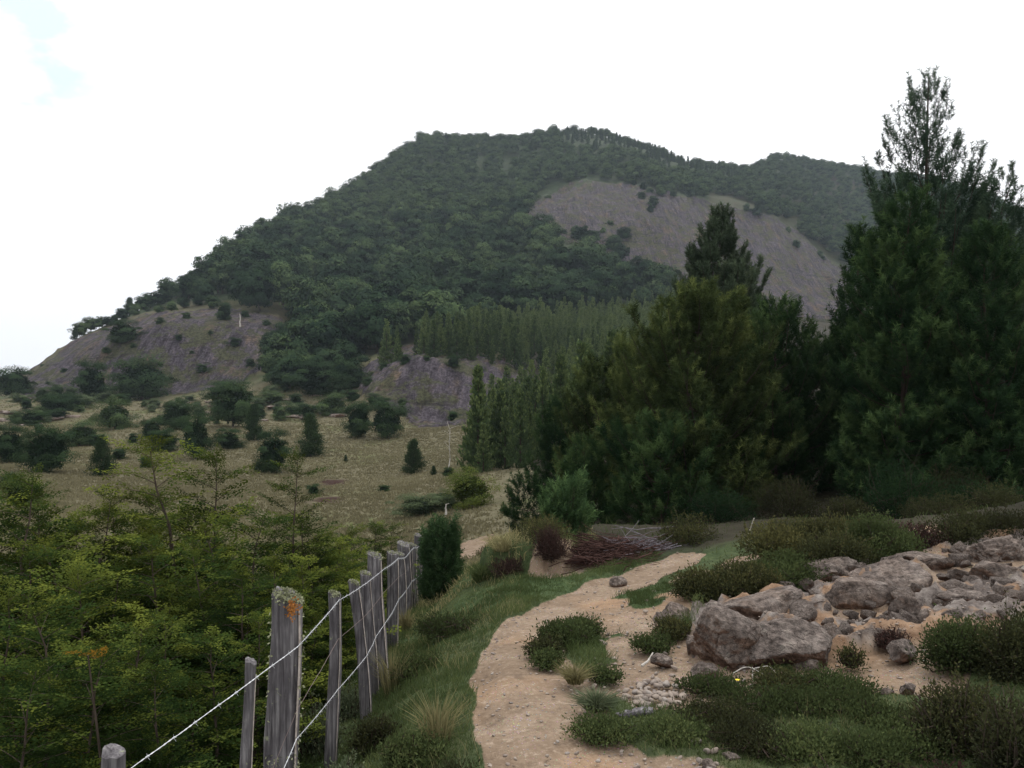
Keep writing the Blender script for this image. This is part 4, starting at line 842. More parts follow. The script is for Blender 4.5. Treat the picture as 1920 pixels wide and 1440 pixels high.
posts.append(post(666, 5.1, 1090, 20, -.10, seed=5, lab='thin leaning fence post, second right of the thick post'))
posts.append(post(688, 5.6, 1074, 22, -.06, seed=6, lab='dark thin fence post touching the left of the knob-topped post'))
posts.append(post(703, 5.9, 1038, 32, -.05, seed=7, lab='stout grey fence post with a hollowed knob top, middle of the run'))
for k_, (px, d, top, wd, lab) in enumerate([(735,8,1036,22,'flat-topped fence post just beyond the knob-topped post'),(750,9.2,1037,18,'dark flat-topped fence post, second beyond the knob-topped post'),(758,10.3,1019,26,'thicker lichen-topped fence post before the far bend'),(768,11.4,1020,15,'slim fence post after the thicker lichen-topped one'),(775,12.4,1021,14,'slim dark fence post, fifth beyond the knob-topped post'),(783,13.6,1004,18,'tallest-looking far fence post with rounded pale top'),(791,15,1013,13,'slim far fence post next to the tallest-looking one'),(800,16.4,1008,16,'last pale fence post beside the green bush')]):
    posts.append(post(px, d, top, wd, -.02, seed=10+k_, lab=lab))
def wirepts(frac, idx, side=-1):
    pts = []
    for i in idx:
        p, H, W, ln = posts[i]; f = frac(i); pts.append([p[0]-ln*H*(1-f)+W*.56+.002, p[1]-W*.52-.004, p[2]+H*f])
    return np.array(pts)
def wire(pts, r0, mt, lab, barbs=0, sag=.012, seed=0, twist=True):
    rr_ = np.random.default_rng(seed); P = []
    for a, b_ in zip(pts[:-1], pts[1:]):
        L = np.linalg.norm(b_-a); n = max(6, int(L/.02)); s = np.linspace(0, 1, n, endpoint=False)[:, None]; q = a+(b_-a)*s; q[:, 2] -= (sag*4*s*(1-s)*L)[:, 0]; P.append(q)
    P.append(pts[-1:]); P = np.concatenate(P); P += .0035*fbm(P*12, 2, seed)[:, None]; mb = MB(); T = nrm(np.gradient(P, axis=0)); Aa = nrm(np.cross(T, [0, 0, 1])); Bb = np.cross(T, Aa)
    ph = np.cumsum(np.linalg.norm(np.diff(P, axis=0, prepend=P[:1]), axis=1))*2*math.pi/.05
    if twist:
        for o_ in (0, math.pi): mb.tube(P+r0*1.0*(np.cos(ph+o_)[:, None]*Aa+np.sin(ph+o_)[:, None]*Bb), r0, 4, .5)
    else: mb.tube(P, r0, 5, .5)
    o = {'strand': mb.build('strand', M[mt])}
    if barbs:
        bb = MB(); L = np.cumsum(np.linalg.norm(np.diff(P, axis=0, prepend=P[:1]), axis=1)); 
        for t_ in np.arange(.06, L[-1], barbs):
            i = min(np.searchsorted(L, t_), len(P)-2)
            for dv in (T[i]*.4+Bb[i]+.3*Aa[i], -T[i]*.4-Bb[i]+.3*Aa[i], Aa[i]-T[i]*.3-Bb[i]*.4): bb.tube(np.stack([P[i]-nrm(dv)*.003, P[i]+nrm(dv)*.016]), [r0*.9, r0*.4], 4, .5)
            bb.tube(np.stack([P[i]-T[i]*.006, P[i]+T[i]*.006]), r0*2.3, 6, .5)
        o['barbs'] = bb.build('barbs', M[mt])
    return put('fence_wire', o, (0, 0, 0), 1, 0, lab, 'wire')
def fr(v): return lambda i: v[i] if i < len(v) else v[-1]
top_pts = wirepts(fr([.62,.72,.83,.97,.97,.97,.90,.95,.95,.93,.96,.96,.92,.96,.93]), range(0, 15))
first = top_pts[0].copy(); nx_ = top_pts[2]; ext = np.array([[-1.22+.0, 1.2, .30]]); 
A_ = np.array([(238-960)/FP*2.45, 2.45, EYE-(1446-HOR)/FP*2.45]); wire(np.concatenate([[A_+(A_-top_pts[2])*.8, A_], top_pts[2:]]), .0013, 'wire', 'bright twisted barbed wire running along the post tops', .11, .004, 1)
low = wirepts(fr([.2,.25,.30,.46,.50,.52,.52,.52,.5,.52,.5,.5,.5,.5,.5]), range(2, 15))
low[0] = [(560-960)/FP*3.36, 3.33, EYE-(1385-HOR)/FP*3.33]
wire(np.concatenate([np.array([[low[0][0]-.05, 2.4, low[0][2]-.30]]), low]), .0012, 'wire', 'lower barbed wire strand sagging between the posts', .12, .006, 2)
mid = wirepts(fr([.3,.5,.60,.75,.76,.76,.74,.75,.75,.75,.75]), range(1, 11)); mid[0, 2] -= .12
wire(mid, .0011, 'rusty', 'thin rusty plain wire strand between the two barbed strands', 0, .002, 3, False)

# ------------------------------------------------------------------ rocks of the outcrop
def boulder(px, py, wpx, hpx, lab, seed, dep=1.25, rot=(0, 0, 0), dd=None, sink=.45, box=.25, cuts=9, nm='boulder', sub=5, rough=.07):
    x, y, z = hit(px, py, 3, 14) if dd is None else at(px, dd); W = wpx*y/FP; Hh = hpx*y/FP*(1+sink)
    me = rockmesh(seed, (W, W*dep, Hh), sub, cuts, rough, nm, None, box); 
    from mathutils import Euler
    Rm = np.array(Euler(rot).to_matrix()); V = np.zeros(len(me.vertices)*3, np.float32); me.vertices.foreach_get('co', V); lo = (V.reshape(-1, 3)@Rm.T)[:, 2].min()
    put(nm, me, (x, y+W*dep*.3, z-lo-Hh*(sink+.12)/(1+sink)-.025), 1, rot, lab, 'rock')
boulder(1368, 1240, 165, 118, 'large rounded grey boulder with reddish base at the left end of the outcrop', 1, .95, (0, .12, .2), sink=.2, sub=6)
boulder(1480, 1242, 170, 92, 'large boulder with a flat front face, second from the left end', 2, .9, (0, .1, -.3), sink=.25, box=.4, sub=6)
boulder(1440, 1165, 200, 62, 'long low grey slab lying behind the two large boulders', 3, .6, (0, -.18, .1))
boulder(1313, 1215, 60, 40, 'small reddish block left of the large rounded boulder', 4, .8, (0, 0, .3), box=.5)
boulder(1535, 1225, 66, 44, 'rounded reddish rock right of the flat-faced boulder', 5, .9, (.2, 0, .3))
boulder(1510, 1245, 56, 30, 'low pinkish rock at the foot of the flat-faced boulder', 6)
boulder(1515, 1150, 90, 34, 'dark square-edged block in the middle of the outcrop', 7, .7, (0, -.1, .25), box=.6)
boulder(1610, 1135, 130, 62, 'steep fractured grey rock under the crest of the outcrop', 8, .6, (0, -.25, 0), box=.5)
boulder(1680, 1105, 150, 60, 'broad grey slab forming the crest of the outcrop', 9, .7, (0, -.2, .1), box=.4)
boulder(1560, 1085, 170, 40, 'long sloping grey ledge along the upper edge of the outcrop', 10, .6, (0, -.22, .05), box=.3)
boulder(1740, 1060, 120, 31, 'pale flat rock on top of the outcrop', 11, .7, (0, -.1, .1), box=.3)
boulder(1705, 1170, 62, 62, 'upright pinkish block below the crest slab', 12, .7, (0, 0, .1), box=.6)
boulder(1740, 1175, 44, 46, 'orange-stained block beside the upright pinkish block', 13, .8, (0, 0, .5), box=.5)
boulder(1660, 1180, 60, 40, 'squat grey block left of the upright pinkish block', 14, .8, (0, 0, .3), box=.5)
boulder(1625, 1200, 70, 26, 'flat dark red slab below the squat grey block', 15, .7, (0, .1, 0), box=.4)
boulder(1815, 1125, 130, 32, 'broad reddish ledge at the right of the outcrop', 16, .6, (0, -.05, 0), box=.5)
boulder(1880, 1090, 110, 44, 'grey ledge at the far right of the outcrop', 17, .6, (0, -.1, 0), box=.5)
boulder(1890, 1045, 120, 44, 'rough dark rock at the upper right picture edge', 18, .7, (0, -.1, 0), box=.2, rough=.14)
boulder(1700, 1235, 60, 48, 'lone tilted block with red underside on the bare earth', 19, .8, (.3, .25, .3), box=.5, sink=.05)
boulder(1705, 1298, 34, 26, 'small grey angular stone on the bare earth below the lone block', 20, .8, (.2, .2, .6), box=.4, sink=.1)
boulder(1665, 1298, 30, 14, 'small flat reddish stone on the bare earth', 21, .8, (0, 0, .2), sink=.2)
boulder(1240, 1245, 44, 26, 'angular brown stone lying beside the curved white stick', 22, .8, (.1, .2, .3), box=.4, sink=.1)
boulder(1322, 1262, 56, 26, 'low reddish rock in front of the large rounded boulder', 23, .7, (0, -.2, .3))
boulder(1270, 1165, 60, 44, 'pinkish lumpy rock at the path edge behind the mat shrub', 24, .8)
boulder(1245, 1160, 40, 22, 'small rubble rock at the right edge of the path bend', 25)
boulder(1160, 1093, 34, 17, 'smooth round stone sitting on the path before the brush pile', 26, .8, (0, 0, 0), box=0, cuts=2, sink=.35, rough=.03, nm='round_stone')
boulder(1372, 1425, 40, 22, 'reddish brown stone at the bottom edge of the picture', 27, .9, (0, 0, .2), sink=.2)
boulder(1330, 1435, 34, 18, 'small buff stone at the bottom edge left of the reddish one', 28, .9, (0, 0, .2), sink=.2)
# rubble between the blocks
RBL = [rockmesh(500+i, (1, .75, .55), 3, 8, .08, 'rock_fragment', None, .5) for i in range(6)]
r = np.random.default_rng(77); cnt = 0
while cnt < 280:
    px = r.uniform(1330, 1920); lo = np.interp(px, [1330, 1500, 1700, 1920], [1230, 1230, 1215, 1150]); hi = np.interp(px, [1330, 1500, 1700, 1920], [1150, 1085, 1035, 1010]); py = r.uniform(hi, lo)
    x, y, z = hit(px, py, 4, 12); s = abs(r.normal())*.085+.03; put('rock_fragment', RBL[r.integers(0, 6)], (x, y, z+s*.12), s, (r.normal()*.3, r.normal()*.3, r.uniform(0, 6)), 'angular broken rock piece among the rubble of the outcrop', 'rock', 'broken rock pieces on the outcrop'); cnt += 1
PEB = [rockmesh(540+i, (1, .8, .62), 2, 4, .05, 'pebble', M['stone'], .1) for i in range(6)]
def peb(px, py, s, lab, grp=None, dz=0):
    x, y, z = hit(px, py, 2.5, 14); put('pebble', PEB[RR.randrange(6)], (x, y, z+s*.15+dz-.02), (s, s*RR.uniform(.7, 1), s*RR.uniform(.7, 1)), (RR.gauss(0, .3), RR.gauss(0, .3), RR.uniform(0, 6)), lab, 'stone', grp)
for i in range(95):
    a = RR.uniform(0, 6.28); q = math.sqrt(RR.random()); px = 1222+58*q*math.cos(a)+8*RR.gauss(0, 1); py = 1300+28*q*math.sin(a)
    peb(px, py, RR.uniform(.025, .065), 'rounded stone in the little heap beside the dirt path', 'stones of the heap', dz=.03*(1-q))
for i in range(140):
    px, py = (RR.uniform(890, 1200), RR.uniform(1110, 1438)) if i < 60 else (RR.uniform(1100, 1420), RR.uniform(1095, 1290))
    peb(px, py, RR.uniform(.010, .03) if i < 60 else RR.uniform(.015, .06), 'loose stone lying on the bare dirt of the path or its right margin', 'loose stones on the dirt')
for px, py, s in [(1325,1412,.05),(1340,1412,.055),(1305,1395,.06),(1282,1375,.05),(1328,1366,.04),(1270,1392,.04),(1360,1398,.035)]: peb(px, py, s, 'pale pebble nestled in the green ground cover at bottom', 'pale pebbles in the green patch', .02)
for i in range(45): peb(RR.uniform(1190, 1420), RR.uniform(1385, 1438), RR.uniform(.015, .04), 'small pebble scattered at the bottom edge beside the path', 'pebbles at the bottom edge')
gm = MB(); r = np.random.default_rng(12)
me = PEB[0]; V = np.zeros(len(me.vertices)*3, np.float32); me.vertices.foreach_get('co', V); V = V.reshape(-1, 3)[:]; Ft = np.array([list(p.vertices) for p in me.polygons])
gx = r.uniform(-1.0, 6, 30000); gy = r.uniform(2.2, 10.5, 30000); kk = (dirtmask(gx, gy)+.25*fbm(v3(gx*2, gy*2), 2, 4) > r.uniform(.2, 1.3, 30000)); kk &= (seg_d(gx, gy, PATH, 1) > .55) | (r.random(30000) < .25)
gx, gy = gx[kk][:7000], gy[kk][:7000]; gz = terrain(gx, gy, True); n = len(gx); s = .006+.022*r.random(n)**3; a = r.uniform(0, 6.28, n)
Rm = np.zeros((n, 3, 3)); Rm[:, 0, 0] = np.cos(a)*s; Rm[:, 0, 1] = -np.sin(a)*s; Rm[:, 1, 0] = np.sin(a)*s; Rm[:, 1, 1] = np.cos(a)*s; Rm[:, 2, 2] = s*.8
gm.place((V, Ft, np.zeros(len(V))), Rm, v3(gx, gy, gz+s*.15), r.random(n)); tag(link('gravel', gm.build('gravel', M['stone'])), 'loose gravel and grit scattered over the dirt path', 'gravel', kind='stuff')

# ------------------------------------------------------------------ sticks, log, brush
def stick(pts, r0, mt, lab, nm='stick', cat='stick', seed=0):
    """pts: (px, py, height above ground in m)"""
    P = []
    for px, py, h in pts: x, y, z = hit(px, py+0, 2.5, 14); P.append([x, y, z+h])
    P = np.array(P); t = np.linspace(0, 1, len(P)); q = np.linspace(0, 1, 14); P = np.stack([np.interp(q, t, P[:, i]) for i in range(3)], -1)
    for _ in range(2): P[1:-1] = (P[:-2]+2*P[1:-1]+P[2:])/4
    P += .003*fbm(P*20+seed, 2, seed)[:, None]; mb = MB(); mb.tube(P, r0*np.linspace(1, .5, 14), 6); put(nm, mb.build(nm, M[mt]), (0, 0, 0), 1, 0, lab, cat)
stick([(1203,1252,.01),(1215,1246,.02),(1224,1236,.04)], .009, 'bark_pale', 'short curved white stick on the dirt by the angular brown stone')
stick([(1120,1250,.01),(1145,1251,.015),(1166,1252,.01)], .006, 'bark', 'thin straight dark twig lying on the dirt above the stone heap')
stick([(1375,1272,.03),(1400,1268,.06),(1445,1278,.02)], .0035, 'bark_pale', 'pale curved dead twig on top of the green patch')
stick([(1412,1268,.04),(1440,1268,.06),(1462,1275,.02)], .0035, 'bark_pale', 'second pale arched dead twig right above the yellow flower')
stick([(1411,1268,.05),(1412,1285,.0)], .003, 'bark_pale', 'short upright pale twig crossing the dead twigs')
stick([(1600,1052,.02),(1640,1046,.08),(1668,1040,.05)], .009, 'bark', 'grey dead branch lying on the upper edge of the outcrop')
stick([(1399,1036,.02),(1405,1036,.22),(1414,1036,.36)], .010, 'bark_pale', 'pale broken branch sticking up among the shrubs by the path')
# weathered log
x, y, z = hit(1190, 1345, 3, 8); mb = MB(); s = np.linspace(-1, 1, 12); P = np.stack([.075*s, .01*np.sin(s*3), .012+.004*s], -1)
mb.tube(P, .017*(1-.35*np.abs(s)**3)+.002*np.sin(s*9), 9); mb.V[0] = mb.V[0]+.003*fbm(mb.V[0]*60, 3, 4)[:, None]; put('weathered_log', mb.build('weathered_log', M['wood']), (x, y, z+.005), 1.3, .1, 'weathered grey chunk of wood below the stone heap', 'log')
# brush pile
def brush(px, py, d, W, H, D_, n, seed, m, lab, nm='brush_pile', flow=(1, 0)):
    r = np.random.default_rng(seed); mb = MB(); x, y, z = at(px, d)
    for i in range(n):
        c = np.array([r.normal()*W*.26, r.normal()*D_*.3, 0]); c[2] = abs(r.normal())*H*.34*math.exp(-(c[0]/W*1.6)**2)+.02; L = r.uniform(.3, .9); a = r.normal()*.7+(math.pi if r.random() < .5 else 0); dv = np.array([math.cos(a), math.sin(a)*.7, r.uniform(-.15, .3)])
        q = np.linspace(-.5, .5, 6)[:, None]; P = c+dv*L*q+np.array([0, 0, r.normal()*.2])*L*q*q+np.cumsum(r.normal(size=(6, 3))*.02, 0); P[:, 2] = np.maximum(P[:, 2], .0); mb.tube(P, r.uniform(.003, .008)*np.linspace(1, .4, 6), 4, r.random(), False)
    put(nm, mb.build(nm, m), (x, y, z), 1, 0, lab, 'brush pile')
brush(1135, 0, 9.4, .95, .2, .7, 800, 5, M['redtwig'], 'tangled pile of reddish dead brush at the end of the path bend')
brush(1195, 0, 9.6, .55, .24, .5, 90, 6, plain('grey_twigs', (.08,.07,.08), (.2,.18,.2), 30), 'grey dead branches heaped on top of the reddish brush', 'dead_branches')

# ------------------------------------------------------------------ foreground shrubs
def shrub(px, d, wpx, hpx, m, lab, seed, nm='low_shrub', leaf=.02, n=5000, **kw):
    x, y, z = at(px, d); W = wpx*d/FP; Hh = hpx*d/FP; put(nm, low_shrub(seed, W, Hh, M[m], n, leaf, **kw), (x, y, z-.01), 1, 0, lab, 'shrub')
def shrub_py(px, py, *a, **k): x, y, z = hit(px, py, 2.5, 16); shrub(px, y, *a, **k)
shrub_py(1060, 1205, 120, 36, 'mat_shrub', 'low evergreen mat shrub on the island in the middle of the path', 1, n=7000, leaf=.022)
shrub_py(1085, 1190, 85, 34, 'mat_shrub', 'brighter mat shrub at the back of the path island', 2, n=5000, leaf=.022)
shrub_py(1028, 1245, 52, 22, 'mat_shrub', 'small dark mat shrub at the near left tip of the path island', 3, n=2500, leaf=.02)
shrub_py(1020, 1225, 60, 30, 'heath', 'brownish heath shrub on the left edge of the path island', 4, n=2600)
shrub_py(1222, 1216, 70, 22, 'mat_shrub', 'low green mat shrub left of the reddish block', 5, n=3000)
shrub_py(1262, 1190, 80, 36, 'heath', 'olive low shrub between path and large rounded boulder', 6, n=3500)
shrub_py(1130, 1270, 60, 16, 'mat_shrub', 'thin green mat right of the pale grass tuft', 7, n=1800)
shrub_py(1320, 1118, 120, 58, 'heath', 'dark shrub at the right edge of the path bend', 8, n=11000, leaf=.024)
shrub_py(1385, 1112, 150, 66, 'heath', 'dense olive shrub behind the large boulders', 9, n=13000, leaf=.024)
shrub_py(1470, 1090, 160, 62, 'mat_shrub', 'greener shrub in the row above the sloping ledge', 10, n=12000, leaf=.026, tone0=.05)
shrub_py(1560, 1066, 170, 82, 'heath', 'tall heathy shrub below the dark pines', 11, n=12000, leaf=.026)
shrub_py(1640, 1044, 160, 84, 'mat_shrub', 'dark green shrub against the foot of the tallest pines', 12, n=11000, leaf=.026, tone0=0)
shrub_py(1440, 1040, 170, 62, 'heath', 'yellowish heath shrub at the back of the shrub row', 13, n=9000, leaf=.03, tone0=.35)
shrub_py(1530, 1020, 190, 74, 'heath', 'olive shrub at the shaded gap under the pines', 14, n=9000, leaf=.03)
shrub_py(1720, 1022, 120, 50, 'redtwig', 'twiggy brown shrub on the crest behind the outcrop', 30, n=3500, leaf=.02, twigs=160)
shrub_py(1800, 1012, 150, 60, 'heath', 'dark olive shrub on the crest behind the outcrop', 31, n=7000, leaf=.026, tone0=-.05)
shrub_py(1890, 1004, 150, 60, 'heath', 'dark shrub on the crest at the right picture edge', 32, n=7000, leaf=.026, tone0=-.05)
shrub_py(1680, 1030, 110, 50, 'mat_shrub', 'small green shrub at the top end of the outcrop', 33, n=5000, leaf=.024)
shrub(1290, 9.9, 130, 58, 'heath', 'brown-green shrub right of the brush pile', 15, n=5000, leaf=.026)
for i, (px, d, lab) in enumerate([(1600,11.5,'dark undergrowth bush under the low pine in the gap'),(1690,11,'dark undergrowth bush at the foot of the dense front pine'),(1780,11.5,'dark undergrowth bush between the two front pines'),(1860,11.2,'dark undergrowth bush at the foot of the pine nearest the right edge'),(1940,11,'dark undergrowth bush cut by the right picture edge'),(1640,12.8,'shaded bush deep beneath the tallest pine'),(1480,13.5,'shaded bush beneath the pine with sloping crown'),(1350,13,'shaded bush beneath the broad olive pine')]):
    shrub(px, d+.8*(i % 3), 150+50*(i % 2), 50+28*(i*7 % 4), 'pine' if i % 2 else 'heath', lab, 140+i, n=7000, leaf=.034, tone0=-.05)
shrub(1760, 10.5, 170, 60, 'heath', 'dark low shrub under the right pines above the outcrop', 16, n=6000, leaf=.026, tone0=0)
shrub(1880, 10.5, 150, 60, 'heath', 'dark low shrub above the outcrop at the right edge', 17, n=6000, leaf=.026, tone0=0)
shrub_py(1672, 1212, 60, 34, 'redtwig', 'small dark twiggy shrub behind the lone tilted block', 18, n=1500, leaf=.012, twigs=150)
shrub_py(1597, 1248, 44, 44, 'heath', 'small upright sprig growing from the bare earth', 19, n=700, leaf=.018)
shrub(1810, 4.6, 170, 115, 'mat_shrub', 'tall green shrub at the right edge above the dark one', 20, n=12000, leaf=.02, tone0=.05)
shrub(1900, 4.4, 150, 165, 'heath', 'dark shrub touching the right picture edge', 21, n=10000, leaf=.02)
shrub(1790, 3.7, 190, 130, 'heath', 'dark lichen-hung shrub in the lower right corner', 22, n=9000, leaf=.018, twigs=200, twigm='bark')
shrub(1900, 3.35, 200, 170, 'heath', 'shaded leafy shrub filling the lower right corner', 23, n=9000, leaf=.018, twigs=200, twigm='bark', tone0=0)
shrub(1790, 3.2, 150, 60, 'redtwig', 'bare reddish brown twiggy undergrowth at bottom right', 24, n=1500, leaf=.014, twigs=260)
# heath and roots on the bank
shrub(945, 9.0, 90, 40, 'redtwig', 'dark reddish heath clump left of the path bank', 25, n=3500, leaf=.016, twigs=200)
shrub(1035, 8.95, 80, 62, 'redtwig', 'dark undercut heath clump hanging over the orange bank', 26, n=4500, leaf=.016, twigs=240)
shrub(1010, 9.5, 130, 44, 'heath', 'yellowish heath cushion on top of the path bank', 27, n=5000, leaf=.02, tone0=.35)
shrub(940, 11, 110, 16, 'heath', 'low brown heath behind the tall grass clump', 28, n=4000, leaf=.022, tone0=.3)
# dense bush at the fence end
x, y, z = at(828, 10.8); H = H_of(1000, y, z); put('evergreen_bush', pine_tree(60, H, .26, M['young_pine'], lambda t: (1-t**2.5)**.5*.95+.15, whorl=.07, nb=7, dens=3.4, curl=1.2, shoot=.5, tone0=-.1), (x, y, z), 1, 0, 'dense dark green bush standing at the far end of the fence', 'bush')
# shrubs by the fence foot
for i, (px, d, w_, h_, m_, lab) in enumerate([(592,4.6,90,120,'greyleaf','grey-green feathery shrub between the thick post and thin straight post'),(500,3.6,60,80,'heath','yellowish bush at the foot of the thick fence post'),(425,3.2,90,60,'mat_shrub','low green bush at the bottom edge left of the fence'),(655,5.2,80,70,'greyleaf','grey-green shrub under the leaning fence post'),(700,4.4,90,60,'heath','reddish yellow shrub right of the fence at the bottom'),(640,3.7,120,90,'greyleaf','grey-green shrub at the bottom edge beside the fence'),(780,3.9,130,56,'mat_shrub','leafy green clump on the verge near the bottom edge'),(850,3.45,80,40,'heath','brown-tinted clump at the path edge on the bottom'),(790,5.6,120,40,'mat_shrub','dark green low clump in the verge beside the knob-topped post'),(860,7,160,34,'mat_shrub','dark green hump in the verge beside the path bend')]):
    shrub(px, d, w_, h_, m_, lab, 60+i, n=4500, leaf=.016 if m_ == 'greyleaf' else .02, spiky=.9 if m_ == 'greyleaf' else .4, tone0=.3 if m_ == 'greyleaf' else .1)
# right green patch shrubs
GPAT = 'low bushes of the green patch'
for i, (px, py, w_, h_) in enumerate([(1260,1380,120,34),(1350,1350,140,40),(1450,1330,140,44),(1540,1330,150,40),(1620,1345,140,44),(1420,1400,160,50),(1520,1410,170,54),(1620,1425,170,60),(1340,1300,120,26),(1480,1285,130,26),(1700,1400,130,60),(1570,1290,130,24),(1130,1375,110,20)]):
    x, y, z = hit(px, py, 2.5, 16); put('mat_shrub', low_shrub(90+i, w_*y/FP*1.15, h_*y/FP*.72, M['heath' if i % 4 == 1 else 'mat_shrub'], 4500, .017, 30, .6, tone0=.05+.2*(i % 3 == 0), lumps=14), (x, y, z-.01), 1, 0, 'low leafy green bush within the green patch right of the path', 'shrub', GPAT)
# flower
x, y, z = hit(1383, 1310, 3, 8); mb = MB(); n = 14; a = np.arange(n)*2*math.pi/n; D = np.stack([np.cos(a), np.sin(a), np.full(n, .25)], -1); mb.leaves(np.zeros((n, 3)), D, np.tile([0, 0, 1.], (n, 1)), .012, .007, .5); st = MB(); st.tube(np.array([[0, 0, -.12], [.003, 0, -.05], [0, 0, 0]]), .0012, 4)
put('yellow_flower', {'flower_head': mb.build('flower_head', M['petal']), 'stem': st.build('stem', M['mat_shrub'])}, (x, y, z+.10), (1.25, 1.25, 1.25), 0, 'single small yellow flower in the green patch', 'flower')
# grass tussocks
for i, (px, py, R_w, Hh, m_, n_, lab) in enumerate([(1078,1278,.13,.12,'drygrass',500,'pale yellow-green grass tuft at the near end of the path island'),(1118,1328,.15,.11,'greyleaf',700,'soft blue-green grass tuft beside the stone heap'),(905,1090,.22,.24,'grass',500,'tall yellow-green grass clump on the bend of the verge'),(760,1185,.14,.28,'drygrass',240,'dry straw grass at the foot of the far fence posts'),(735,1300,.16,.34,'drygrass',160,'long straggling straw grass stems beside the knob-topped post'),(820,1390,.2,.26,'drygrass',260,'straw coloured grass clump near the bottom of the verge'),(560,1400,.12,.3,'drygrass',120,'sparse dry stems behind the thick fence post'),(415,1400,.14,.34,'drygrass',90,'sparse dry stems left of the thin grey post'),(945,1040,.3,.2,'drygrass',260,'dry grass fringe along the top of the bank')]):
    x, y, z = hit(px, py, 2.5, 16); put('grass_tuft', tussock(700+i, R_w, Hh, M[m_], n_, .004 if y < 6 else .007, .7), (x, y, z), 1, RR.uniform(0, 6), lab, 'grass')
# grass cover of the verge (stuff)
def grass_field(name, n, box, dens_fn, hgt, wd, mt, lab, seed):
    r = np.random.default_rng(seed); x = r.uniform(box[0], box[1], n); y = box[2]+(box[3]-box[2])*r.random(n)**1.3; k = dens_fn(x, y) > r.random(n); x, y = x[k], y[k]; z = terrain(x, y, True); n = len(x)
    cl_ = .45+.95*np.clip(fbm(v3(x*2.5, y*2.5), 3, seed)+.4, 0, 1.4); L = hgt*r.uniform(.4, 1.2, n)*cl_; D = nrm(np.stack([r.normal(size=n)*.5, r.normal(size=n)*.5, np.ones(n)], -1)); Sd = nrm(np.stack([r.normal(size=n), r.normal(size=n)*.5, np.zeros(n)], -1))
    mb = MB(); P = v3(x, y, z-.005); M2 = P+D*L[:, None]*.55; D2 = nrm(D+np.stack([r.normal(size=n)*.5, r.normal(size=n)*.5, -.1*np.ones(n)], -1)); T_ = M2+D2*L[:, None]*.5; w_ = wd*(.7+.05*y)[:, None]*.5
    V = np.stack([P-Sd*w_, P+Sd*w_, M2+Sd*w_*.8, M2-Sd*w_*.8, T_], 1); i = np.arange(n)[:, None]*5; tn = np.repeat(.15+.45*r.random(n)+.35*fbm(v3(x*1.4, y*1.4), 3, seed+5), 5); mb.add(V.reshape(-1, 3), i+[0, 1, 2, 3], tn); mb.T.append(i+[3, 2, 4])
    tag(link(name, mb.build(name, M[mt])), lab, 'grass', kind='stuff')
pathd = lambda x, y: 1-np.clip(dirtmask(x, y)*1.6, 0, 1)
grass_field('verge_grass', 130000, (-1.6, 1.7, 2.2, 11), lambda x, y: pathd(x, y), .065, .004, 'grass', 'short green grass of the verge between fence and path', 1)
grass_field('verge_straw', 9000, (-1.6, .9, 2.2, 12), lambda x, y: pathd(x, y)*(x < .1)*(fbm(v3(x*1.5, y*1.5), 2, 8) > 0), .13, .003, 'drygrass', 'scattered straw grass stems over the verge', 2)
grass_field('patch_grass', 45000, (.7, 3.4, 2.2, 5.2), lambda x, y: pathd(x, y)*(y < 5.2), .04, .004, 'grass', 'short green grass among the low bushes right of the path', 3)
grass_field('patch_straw', 5000, (.6, 3.4, 2.4, 5.6), lambda x, y: pathd(x, y)*(fbm(v3(x*2, y*2), 2, 8) > -.1), .09, .0025, 'drygrass', 'thin straw stems among the low bushes right of the path', 9)
grass_field('slope_grass', 50000, (-9, -1.1, 2.0, 20), lambda x, y: np.ones_like(x)*.9, .12, .006, 'grass', 'rough green grass beneath the beech thicket', 4)
grass_field('rise_grass', 26000, (-3, 3, 9, 22), lambda x, y: pathd(x, y)*.8*(x < 1.2), .10, .008, 'drygrass', 'dry grass on the rise beyond the path bend', 5)
grass_field('shade_grass', 9000, (1.2, 11, 7.6, 15), lambda x, y: pathd(x, y)*.35*(y > 8.2), .08, .008, 'grass', 'dark grass and low growth under the right pines', 6)
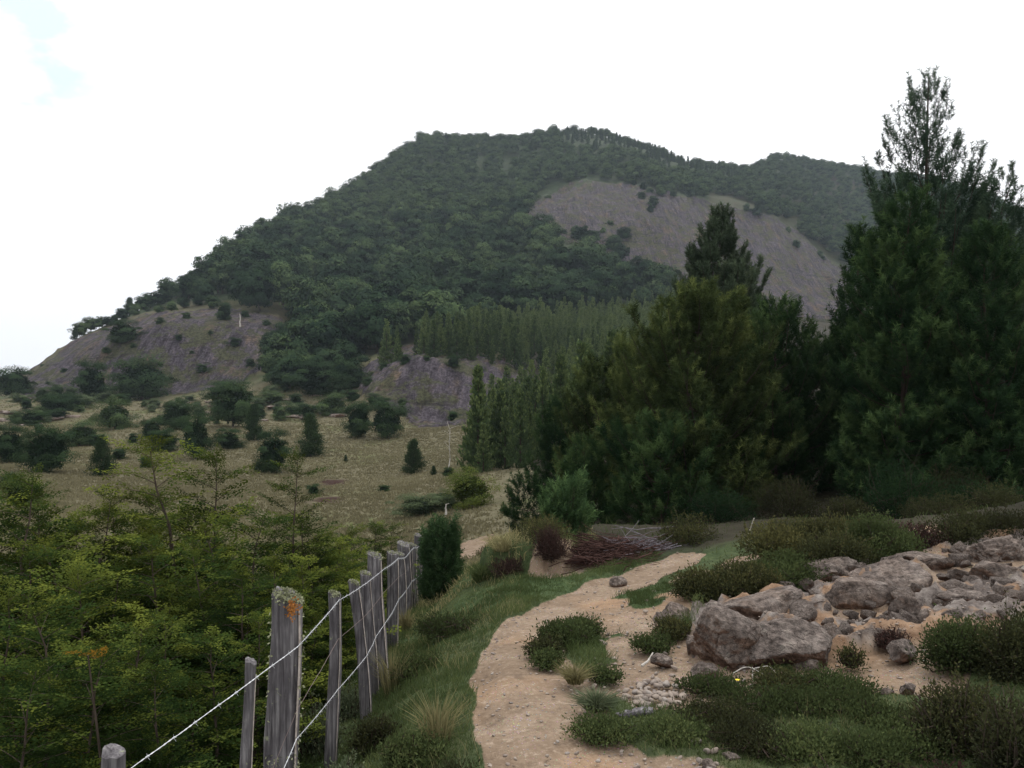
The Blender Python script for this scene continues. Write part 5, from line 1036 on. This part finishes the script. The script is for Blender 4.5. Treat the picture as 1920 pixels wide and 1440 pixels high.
# meadow tussocks (stuff)
r = np.random.default_rng(44); n = 60000; y = 13+140*r.random(n)**.9; x = (r.uniform(-40, 960, n)-960)/FP*y; z = terrain(x, y, True); px = 960+FP*x/y
k = (px < 905+30*r.normal(size=n)) & (rockmask(x, y, z) < .5) & (dirtmask(x, y) < .3) & ~np.any([np.hypot((x-q[0])/(e*q[1]/FP), (y-q[1])/3.2) < 1 for q, e in ((hit(610, 936, 20, 120), 24), (hit(628, 903, 20, 120), 22))], axis=0) & (r.random(n) > sstep(y, 95, 125)*.8); x, y, z = x[k], y[k], z[k]; n = len(x); mb = MB()
for q in range(4):
    D = nrm(np.stack([r.normal(size=n)*.6, r.normal(size=n)*.6, np.ones(n)], -1)); Sd = nrm(np.stack([np.ones(n), .3*r.normal(size=n), 0*x], -1)); o_ = v3(.12*r.normal(size=n), .12*r.normal(size=n), 0); mb.blades(v3(x, y, z-.02)+o_, D, Sd, .16*r.uniform(.5, 1.3, n), .05+.0015*y, .25+.3*r.random(n)+.3*fbm(v3(x*.1, y*.1), 2, 6))
tag(link('meadow_grass', mb.build('meadow_grass', foliage('meadow_grass_blades', (.122,.11,.063), (.176,.159,.095), (.23,.208,.13), .2))), 'tussocky dry grass of the open meadow', 'grass', kind='stuff')
# pale rubble on the bank below the cliff
r = np.random.default_rng(15)
for i in range(36):
    px, py = (r.uniform(330, 640), r.uniform(742, 792)) if i < 24 else (r.uniform(0, 140), r.uniform(768, 800)); x, y, z = hit(px, py, 80, 165); s = r.uniform(.5, 2.4)
    put('bank_rock', RBL[r.integers(0, 6)], (x, y, z+.05*s), (s*1.6, s, s*.5), r.uniform(0, 6), 'low pale rock on the stony bank below the cliff', 'rock', 'rocks of the stony bank')

# ------------------------------------------------------------------ haze
hm = bpy.data.materials.new('haze'); hm.use_nodes = True; t = hm.node_tree; t.nodes.clear(); pv = t.nodes.new('ShaderNodeVolumePrincipled'); o = t.nodes.new('ShaderNodeOutputMaterial')
pv.inputs['Color'].default_value = (.74, .86, 1, 1); pv.inputs['Density'].default_value = HAZE_DENSITY; pv.inputs['Anisotropy'].default_value = .3; t.links.new(pv.outputs[0], o.inputs['Volume'])
x0, x1, y0, y1, z0, z1 = -2750, 2750, -60, 2400, float(Z.min())-3, SUMMIT+25
V = np.array([[x, y, z] for x in (x0, x1) for y in (y0, y1) for z in (z0, z1)]); Fh = np.array([[0, 1, 3, 2], [4, 6, 7, 5], [0, 4, 5, 1], [2, 3, 7, 6], [0, 2, 6, 4], [1, 5, 7, 3]])
tag(link('haze', mk_mesh('haze', V, Fh, hm)), kind='stuff')
